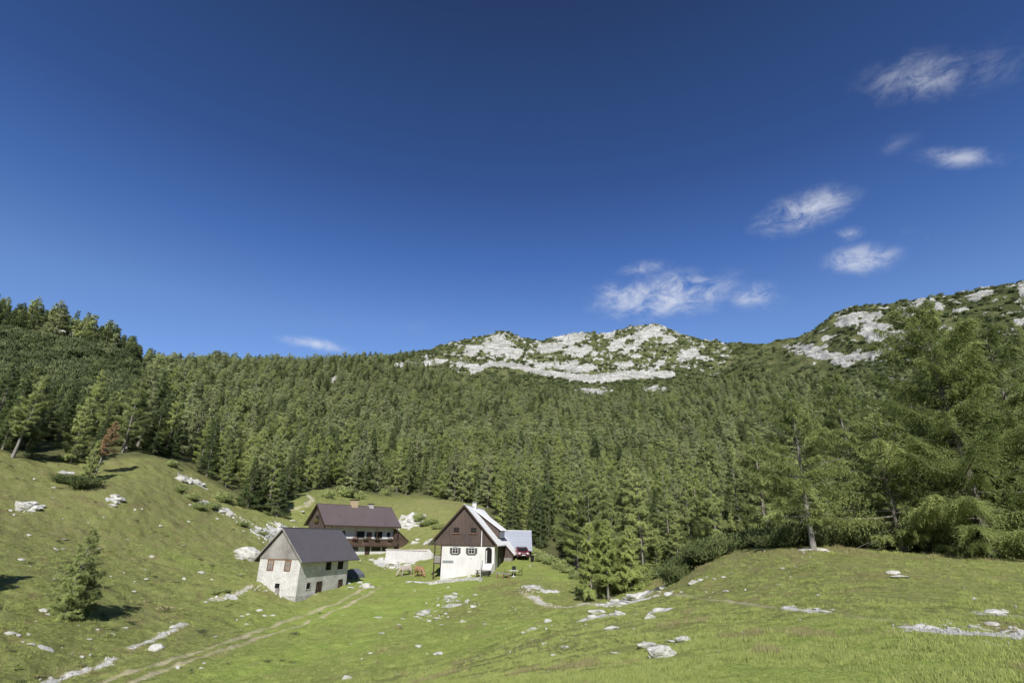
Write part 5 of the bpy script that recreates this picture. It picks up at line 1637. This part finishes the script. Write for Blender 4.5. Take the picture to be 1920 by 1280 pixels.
rock(869, 861, 34, 'biggest smooth white boulder lying in the near grass of the knoll', hgt=.62, form=3, rz=.2)
rock(847, 849, 30, 'long narrow white rock slab just behind the biggest white boulder', asp=.35, hgt=.4, form=4, rz=.5)
rock(808, 858, 12, 'small flat white rock left of the biggest white boulder')
rock(802, 826, 20, 'white rock wedge standing on the knoll slope above the small flat rock', asp=.4, rz=.4)
rock(853, 811, 17, 'narrow pale rock lying below the footpath bend', asp=.35, rz=.5)
rock(778, 812, 15, 'upright white rock at the lower end of the rock band below the larch clump', hgt=.9)
rock(781, 805, 20, 'white rock crowning the rock band below the larch clump', asp=.5)
rock(719, 816, 10, 'pointed white rock at the brow of the knoll', hgt=.8)
rock(203, 851, 13, 'single grey white boulder below the rock strip on the left pasture', hgt=.8)
rock(324, 730, 30, 'big grey boulder behind the left corner of the stone barn', hgt=.62, form=3)
rock(537, 764, 11, 'flat white rock on the meadow in front of the cows', hgt=.35)
rock(234, 876, 8, 'white rock between the wheel ruts and the near left pasture')
GR = {
    'white rocks on the mound': ('white limestone rock on the grassy mound before the chalet', [(592, 785, 13), (597, 779, 9), (601, 789, 8), (588, 790, 8), (557, 804, 9), (555, 808, 7), (563, 815, 7), (574, 812, 8), (608, 816, 10), (621, 796, 10), (596, 796, 7), (524, 820, 5), (528, 812, 5), (546, 810, 7), (496, 811, 9), (549, 848, 10), (574, 859, 10), (500, 831, 7), (486, 857, 5), (636, 819, 5), (624, 781, 6), (582, 797, 6), (604, 793, 5), (571, 802, 5), (585, 805, 5), (616, 803, 5), (579, 820, 5), (455, 890, 13), (612, 790, 5)]),
    'white rocks below the larch clump': ('white limestone rock in the broken band below the sunlit larch clump', [(806, 808, 15), (813, 807, 17), (834, 786, 20), (842, 782, 18), (826, 791, 17), (818, 794, 12), (808, 790, 12), (800, 793, 9), (789, 795, 14), (822, 786, 11), (848, 779, 12), (812, 796, 9), (864, 802, 18), (834, 806, 6), (795, 796, 8), (784, 794, 8)]),
    'pale stones on the knoll slope': ('pale stone half sunk in the turf of the knoll slope', [(701, 826, 12), (694, 828, 7), (687, 830, 7), (716, 845, 10), (741, 850, 9), (726, 860, 7), (769, 842, 6), (897, 841, 17), (882, 842, 10), (914, 842, 6), (709, 822, 7), (832, 825, 4), (737, 840, 5), (790, 852, 4), (755, 832, 4)]),
    'stones along the footpath rise': ('white stone beside the footpath where it climbs the knoll', [(911, 765, 17), (919, 761, 8), (904, 749, 8), (937, 760, 6), (949, 757, 5), (952, 776, 6), (870, 772, 12), (877, 780, 12), (866, 777, 6), (883, 776, 5), (960, 752, 4), (928, 757, 4), (860, 783, 8), (894, 777, 5)]),
    'stones on the right knoll': ('pale stone in the grass of the wide knoll before the big larches', [(1170, 752, 13), (1179, 758, 16), (1027, 746, 6), (1075, 781, 6), (1022, 767, 5), (1308, 847, 9), (1279, 787, 7), (1294, 843, 9), (1037, 757, 4), (1044, 744, 4), (1190, 829, 8), (1238, 843, 5)]),
    'rubble stones by the right path': ('white rubble stone lining the stony path over the knoll', [(1031, 798, 8), (1041, 796, 5), (1083, 803, 12), (1072, 799, 7), (1060, 801, 6), (1092, 800, 5), (1205, 823, 14), (1214, 820, 11), (1222, 825, 12), (1237, 822, 12), (1240, 815, 9), (1252, 827, 12), (1265, 824, 10), (1278, 826, 13), (1300, 819, 11), (1292, 829, 12), (1310, 826, 9), (1320, 830, 12), (1305, 806, 18), (1314, 809, 10), (1318, 803, 7), (1335, 828, 11), (1342, 832, 14), (1328, 824, 8), (1246, 819, 7), (1283, 821, 7)]),
    'white stones at the larch foot': ('white stone at the foot of the thin bare trunked larch', [(1064, 722, 8), (1076, 722, 14), (1054, 722, 5), (1086, 723, 6)]),
    'rocks on the left pasture': ('small white rock scattered over the sloping left pasture', [(27, 735, 7), (84, 708, 6), (264, 752, 7), (199, 731, 6), (84, 622, 8), (70, 640, 5), (45, 629, 5), (57, 802, 10), (62, 806, 6), (12, 832, 9), (24, 834, 6), (40, 846, 6), (54, 848, 5), (30, 842, 4), (117, 839, 6), (128, 826, 4), (150, 833, 4), (164, 824, 5), (228, 822, 8), (220, 830, 5), (175, 776, 4), (130, 720, 4), (210, 690, 4), (186, 668, 4), (268, 870, 5), (264, 876, 4), (282, 836, 5), (290, 788, 6), (296, 786, 6), (270, 790, 5), (340, 801, 6), (347, 808, 6), (318, 809, 5), (325, 806, 4), (358, 808, 6), (70, 760, 4), (20, 770, 4), (190, 748, 4), (240, 716, 4), (108, 862, 6), (92, 884, 5)]),
    'stones strewn on the left slope': ('small pale stone strewn in the grass of the left slope above the wheel track', [(rnd.uniform(4, 330), rnd.uniform(650, 860), rnd.uniform(3, 5.5)) for _ in range(26)]),
    'boulders of the left rock outcrops': ('white boulder of a low rock outcrop on the upper left pasture', [(30, 666, 16), (44, 668, 14), (38, 662, 12), (24, 670, 8), (52, 665, 8), (150, 652, 11), (156, 656, 12), (148, 664, 8), (152, 660, 8), (236, 630, 12), (246, 633, 14), (256, 634, 14), (264, 637, 10), (270, 659, 8), (279, 665, 9), (262, 660, 6), (290, 671, 8), (300, 676, 8), (286, 664, 6), (320, 722, 12), (332, 728, 12), (316, 734, 8)]),
    'boulders by the lodge': ('pale boulder on the slopes round the long lodge', [(509, 737, 12), (518, 741, 12), (500, 734, 9), (526, 738, 10), (534, 743, 9), (514, 745, 8), (530, 680, 13), (540, 684, 14), (536, 689, 10), (528, 688, 8), (546, 690, 7), (544, 713, 10), (548, 708, 8), (565, 710, 10), (574, 706, 6), (366, 690, 11), (375, 696, 9), (358, 697, 8), (348, 704, 9), (384, 684, 7), (340, 694, 8), (396, 672, 7), (480, 769, 14), (472, 765, 8), (460, 771, 9), (457, 766, 7), (700, 770, 8), (694, 774, 6), (712, 774, 7), (704, 728, 9), (709, 733, 6), (720, 777, 6), (616, 757, 7)]),
}
for g_, (lab, lst) in GR.items():
    for u, v, w_ in lst:
        rock(u, v, w_ * rnd.uniform(.85, 1.1), lab, g_, asp=rnd.uniform(.45, .8), hgt=rnd.uniform(.4, .65))

# gravel of the stony strips: nobody could count it
gp = []
for poly, wd_, n_ in ((SCAR, .35, 300), (SCAR2, .4, 300), (BANK, .6, 200), (FOOT_A, .5, 330), ([(1200, 823), (1237, 828), (1291, 832), (1344, 835), (1390, 838)], .5, 700), ([(1031, 797), (1060, 801), (1084, 803)], .3, 130),
                      ([(250, 628), (262, 637)], 1.6, 200), ([(266, 658), (300, 674), (330, 690)], 1.6, 260), ([(505, 735), (530, 744)], 2.0, 300), ([(30, 668), (45, 668)], 1.2, 90), ([(585, 784), (605, 794)], 1.6, 120), ([(555, 804), (575, 812)], 1.2, 80), (LODGEPATH, .8, 200), ([(1095, 700), (1092, 640), (1100, 590)], 4.5, 1500), ([(340, 770), (380, 786)], .8, 60), ([(340, 705), (372, 690)], 2.5, 260), ([(690, 772), (715, 776)], 1.6, 120)):
    q = np.array(pp(poly)); seg = np.hypot(*np.diff(q, axis=0).T); cum = np.r_[0, np.cumsum(seg)]
    s_ = RNG.uniform(0, cum[-1], n_)
    x_ = np.interp(s_, cum, q[:, 0]) + RNG.normal(0, wd_ * .55, n_); y_ = np.interp(s_, cum, q[:, 1]) + RNG.normal(0, wd_ * .55, n_)
    gp.append(np.stack([x_, y_, RNG.gamma(2.0, .035, n_) * (1 + wd_ * .25) + .03], 1))
a = RNG.uniform(-R(46), R(46), 1500); q = np.exp(RNG.uniform(math.log(14), math.log(105), 1500))
k = (fbm(q * np.sin(a) / 8, q * np.cos(a) / 8, 3, 170) > 0.12)
gp.append(np.stack([(q * np.sin(a))[k], (q * np.cos(a))[k], RNG.gamma(2.0, .05, int(k.sum())) + .04], 1))
gp = np.concatenate(gp)
gzv = height(gp[:, 0], gp[:, 1])
gp = gp[RNG.uniform(size=len(gp)) < .6]
n = len(gp)
gzv = height(gp[:, 0], gp[:, 1])
gp[:, 2] *= np.clip(np.hypot(gp[:, 0], gp[:, 1]) / 150.0, 0.12, 0.55)
scatter('gravel', np.stack([gp[:, 0], gp[:, 1], gzv + .02], 1), RNG.uniform(0, 6.28, (n, 3)), np.stack([gp[:, 2] * 1.3, gp[:, 2], gp[:, 2]], 1), RNG.integers(0, 3, n), [rock_mesh(s, .6) for s in (31, 32, 33)])

# ------------------------------------------------------------------ grass
def tuft(seed, n, hgt, spread, width, leaf, bend=.5):
    rng = np.random.default_rng(seed)
    V, Fc, T = [], [], []
    for i in range(n):
        a_ = rng.uniform(0, 6.28); r_ = spread * math.sqrt(rng.uniform()); h_ = hgt * rng.uniform(.5, 1.15); ln = rng.uniform(.1, bend) * h_; b_ = rng.uniform(0, 6.28)
        x, y = r_ * math.cos(a_), r_ * math.sin(a_); dx, dy = math.cos(b_), math.sin(b_); sx, sy = -dy * width / 2, dx * width / 2
        k = len(V)
        V += [(x - sx, y - sy, -.02), (x + sx, y + sy, -.02), (x + dx * ln * .4 + sx * .8, y + dy * ln * .4 + sy * .8, h_ * .6), (x + dx * ln * .4 - sx * .8, y + dy * ln * .4 - sy * .8, h_ * .6), (x + dx * ln, y + dy * ln, h_)]
        Fc += [(k, k + 1, k + 2, k + 3)]; T.append(rng.uniform())
        V_ = (k + 3, k + 2, k + 4)
        Fc += [V_]; T.append(T[-1])
    q4 = np.array([f for f in Fc if len(f) == 4]); t3 = np.array([f for f in Fc if len(f) == 3])
    return mesh_np('tuft', V, [q4, t3], [M[leaf]], face_attr=T[::2] + T[::2])


NG = 60000
a = RNG.uniform(-R(47), R(47), NG); q = 4.2 * np.exp(RNG.uniform(0, 1, NG) ** 1.15 * math.log(90 / 4.2))
x_, y_ = q * np.sin(a), q * np.cos(a)
z_ = height(x_, y_)
pu, pv = project(x_, y_, z_)
bare = np.zeros(NG)
for poly, w_ in ((FOOT_B, .22), (FOOT_A, .5), (TRACK_A, .5), (TRACK_B, .4), (SCAR, .5), (SCAR2, .5), ([(1200, 823), (1237, 828), (1291, 832), (1344, 835), (1390, 838)], .5)):
    bare = np.maximum(bare, seg_dist(x_, y_, pp(poly)) < w_)
ok = (bare < .5) & (pv < 930) & (fbm(x_ / 1.1, y_ / 1.1, 2, 181) > -.45)
dryf = fbm(x_ / 3.0, y_ / 3.0, 3, 182) + .5 * np.exp(-((pv - interp(pu, [(-200, 600), (880, 770), (930, 742), (985, 724), (1100, 720), (1344, 733), (1500, 738)])) / 9.0) ** 2) * (pu > 860)
form = np.where(dryf > .40, 3 + RNG.integers(0, 2, NG), RNG.integers(0, 3, NG))
gs = np.clip(.75 + .8 * fbm(x_ / 2.4, y_ / 2.4, 3, 183), .35, 1.7) * np.clip(.62 + q / 70, .65, 1.7)
tall = (dryf > .52) & (RNG.uniform(size=NG) < .25)
gs = np.where(tall, gs * 1.7, gs)
forms = [tuft(1, 26, .10, .16, .010, 'grass'), tuft(2, 30, .13, .18, .010, 'grass'), tuft(3, 22, .085, .2, .012, 'grass'), tuft(4, 20, .17, .14, .007, 'straw', .6), tuft(5, 16, .13, .16, .008, 'straw', .7)]
ki_ = np.where(ok)[0]
scatter('grass', np.stack([x_, y_, z_], 1)[ki_], np.stack([RNG.normal(0, .12, len(ki_)), RNG.normal(0, .12, len(ki_)), RNG.uniform(0, 6.28, len(ki_))], 1), np.stack([gs, gs, gs], 1)[ki_], form[ki_], forms)
# low tussocks and heath plants roughening the pastures
nh = 3600
a = RNG.uniform(-R(46), R(10), nh); q = np.exp(RNG.uniform(math.log(30), math.log(112), nh))
x_, y_ = q * np.sin(a), q * np.cos(a)
z_ = height(x_, y_); pu, pv = project(x_, y_, z_)
fld = fbm(x_ / 6, y_ / 6, 3, 190)
ok = (fld > np.where(pu < 330, .16, .60)) & (pv > interp(pu, FOREST_LOW) + 4)
for poly in (FOOT_A, TRACK_A, TRACK_B): ok &= seg_dist(x_, y_, pp(poly)) > .7
ok &= ~((pu > 330) & (pu < 700) & (pv < 800) & (pv > 700))
ki_ = np.where(ok)[0]
gs = RNG.gamma(3.0, .11, len(ki_)) + .25
forms = [shrub_merged('heath_plant', shrub_mesh(200 + k, .42, .26, 150, (.16, .045), leaf=lf, stems=10)) for k, lf in enumerate(('grass', 'pine', 'larch', 'straw'))]
scatter('undergrowth', np.stack([x_, y_, z_ - .03], 1)[ki_], np.stack([np.zeros(len(ki_)), np.zeros(len(ki_)), RNG.uniform(0, 6.28, len(ki_))], 1), np.stack([gs * 1.2, gs, gs * .8], 1), RNG.choice(4, len(ki_), p=(.45, .2, .2, .15)), forms)
#@@SPLIT3@@

# ------------------------------------------------------------------ sky and sun
SUN_EL = R(39)
SUN_DIR = Vector((0.0, -0.775, 0.63)).normalized()      # towards the sun: behind the viewer, slightly left
w = bpy.data.worlds.new("World")
bpy.context.scene.world = w
w.use_nodes = True
wt = w.node_tree
wt.nodes.clear()


class WN(NT):
    def __init__(self, tree):
        self.t = tree
        self.out = tree.nodes.new('ShaderNodeOutputWorld')


W = WN(wt)
sky = wt.nodes.new('ShaderNodeTexSky')
sky.sky_type = 'NISHITA'
sky.sun_disc = False
sky.sun_elevation = SUN_EL
sky.sun_rotation = math.atan2(SUN_DIR.x, SUN_DIR.y)
sky.altitude = 1500
sky.air_density = 1.0
sky.dust_density = 0.3
sky.ozone_density = 3.0
dirn = W.coord('Generated')
dz = W.n('ShaderNodeSeparateXYZ', ins={0: dirn}).outputs[2]
# polarised deep blue towards the zenith
deep = W.ramp(dz, [(0.0, (.66, .70, .80)), (0.36, (.585, .654, .80)), (0.483, (.37, .50, .735)), (0.60, (.275, .375, .58)), (0.74, (.235, .315, .47)), (0.82, (.215, .255, .37)), (1.0, (.18, .21, .3))])
deep = W.n('ShaderNodeVectorMath', operation='SCALE', ins={0: deep, 'Scale': 2.0}).outputs[0]
base = W.mix(1.0, sky.outputs['Color'], deep, 'MULTIPLY')
dy = W.n('ShaderNodeSeparateXYZ', ins={0: dirn}).outputs[1]
base = W.n('ShaderNodeVectorMath', operation='SCALE', ins={0: base, 'Scale': W.rng(dy, 0.25, -0.35, 1.0, 0.62)}).outputs[0]
cl_noise = W.noise(W.mapped(dirn, (1, 1, 1.7)), 21.0, 7, 0.68, 0.45)
clouds = [  # u, v, half width, half height (px of the photograph at 1344), tilt in degrees, density
    (1205, 102, 78, 36, 8, 0.58), (1262, 207, 66, 17, -3, 0.62), (1056, 277, 66, 28, 22, 0.85), (1112, 308, 22, 12, 15, 0.55), (1131, 340, 52, 24, 6, 0.85),
    (843, 354, 33, 12, 10, 0.55), (873, 388, 92, 30, 8, 1.0), (815, 385, 45, 17, 0, 0.7), (990, 389, 36, 22, 0, 0.75), (414, 451, 46, 9, -10, 0.75), (1176, 190, 30, 16, 20, 0.22), (1300, 90, 50, 36, 30, 0.38), (540, 428, 24, 8, 0, 0.15), (1330, 70, 30, 50, 0, 0.2), (1200, 305, 40, 16, 0, .12)]
cov = None
for u, v, hw, hh, tilt, dens in clouds:
    c = Vector(ray(u, v)).normalized()
    ex = (Vector(ray(u + 5, v)).normalized() - c).normalized()
    ey = c.cross(ex).normalized()
    if ey.z < 0: ey = -ey
    a = R(tilt)
    e1 = ex * math.cos(a) + ey * math.sin(a)
    e2 = -ex * math.sin(a) + ey * math.cos(a)
    k = (Vector(ray(u + 5, v)).normalized() - c).length / 5
    rot = Matrix((e1, e2, e1.cross(e2))).transposed().to_euler()
    loc = W.n('ShaderNodeMapping', vector_type='TEXTURE', ins={'Vector': dirn, 'Location': c, 'Rotation': rot, 'Scale': (hw * k, hh * k, 0.35)}).outputs[0]
    rad = W.n('ShaderNodeVectorMath', operation='LENGTH', ins={0: loc}).outputs['Value']
    body = W.rng(rad, 1.35, 0.1, 0.0, dens * .9)
    cov = body if cov is None else W.math('MAXIMUM', cov, body)
nse = cl_noise
amount = W.math('MULTIPLY', cov, W.rng(nse, 0.34, 0.62), clamp=True)
amount = W.math('MULTIPLY', amount, W.rng(W.math('ADD', cov, nse), 0.5, 1.1), clamp=True)
amount = W.math('MULTIPLY', amount, 0.92)
final = W.mix(amount, base, (7.9, 8.2, 8.9))
bg = W.n('ShaderNodeBackground', ins={'Color': final, 'Strength': 0.1})
wt.links.new(bg.outputs[0], W.out.inputs['Surface'])

sun_d = bpy.data.lights.new("sun", 'SUN')
sun_d.energy = 5.0
sun_d.angle = R(0.5)
sun_d.color = (1.0, 0.97, 0.92)
sun_o = bpy.data.objects.new("sun", sun_d)
C.objects.link(sun_o)
sun_o.rotation_euler = SUN_DIR.to_track_quat('Z', 'Y').to_euler()

sc = bpy.context.scene
sc.view_settings.view_transform = 'Standard'
sc.view_settings.look = 'None'
sc.view_settings.exposure = 0
w.cycles.sampling_method = 'MANUAL'
w.cycles.sample_map_resolution = 256
sc.cycles.use_adaptive_sampling = True
sc.cycles.adaptive_threshold = 0.02
sc.cycles.max_bounces = 5
sc.cycles.diffuse_bounces = 3
sc.cycles.use_denoising = True
sc.cycles.transmission_bounces = 2
sc.cycles.transparent_max_bounces = 4
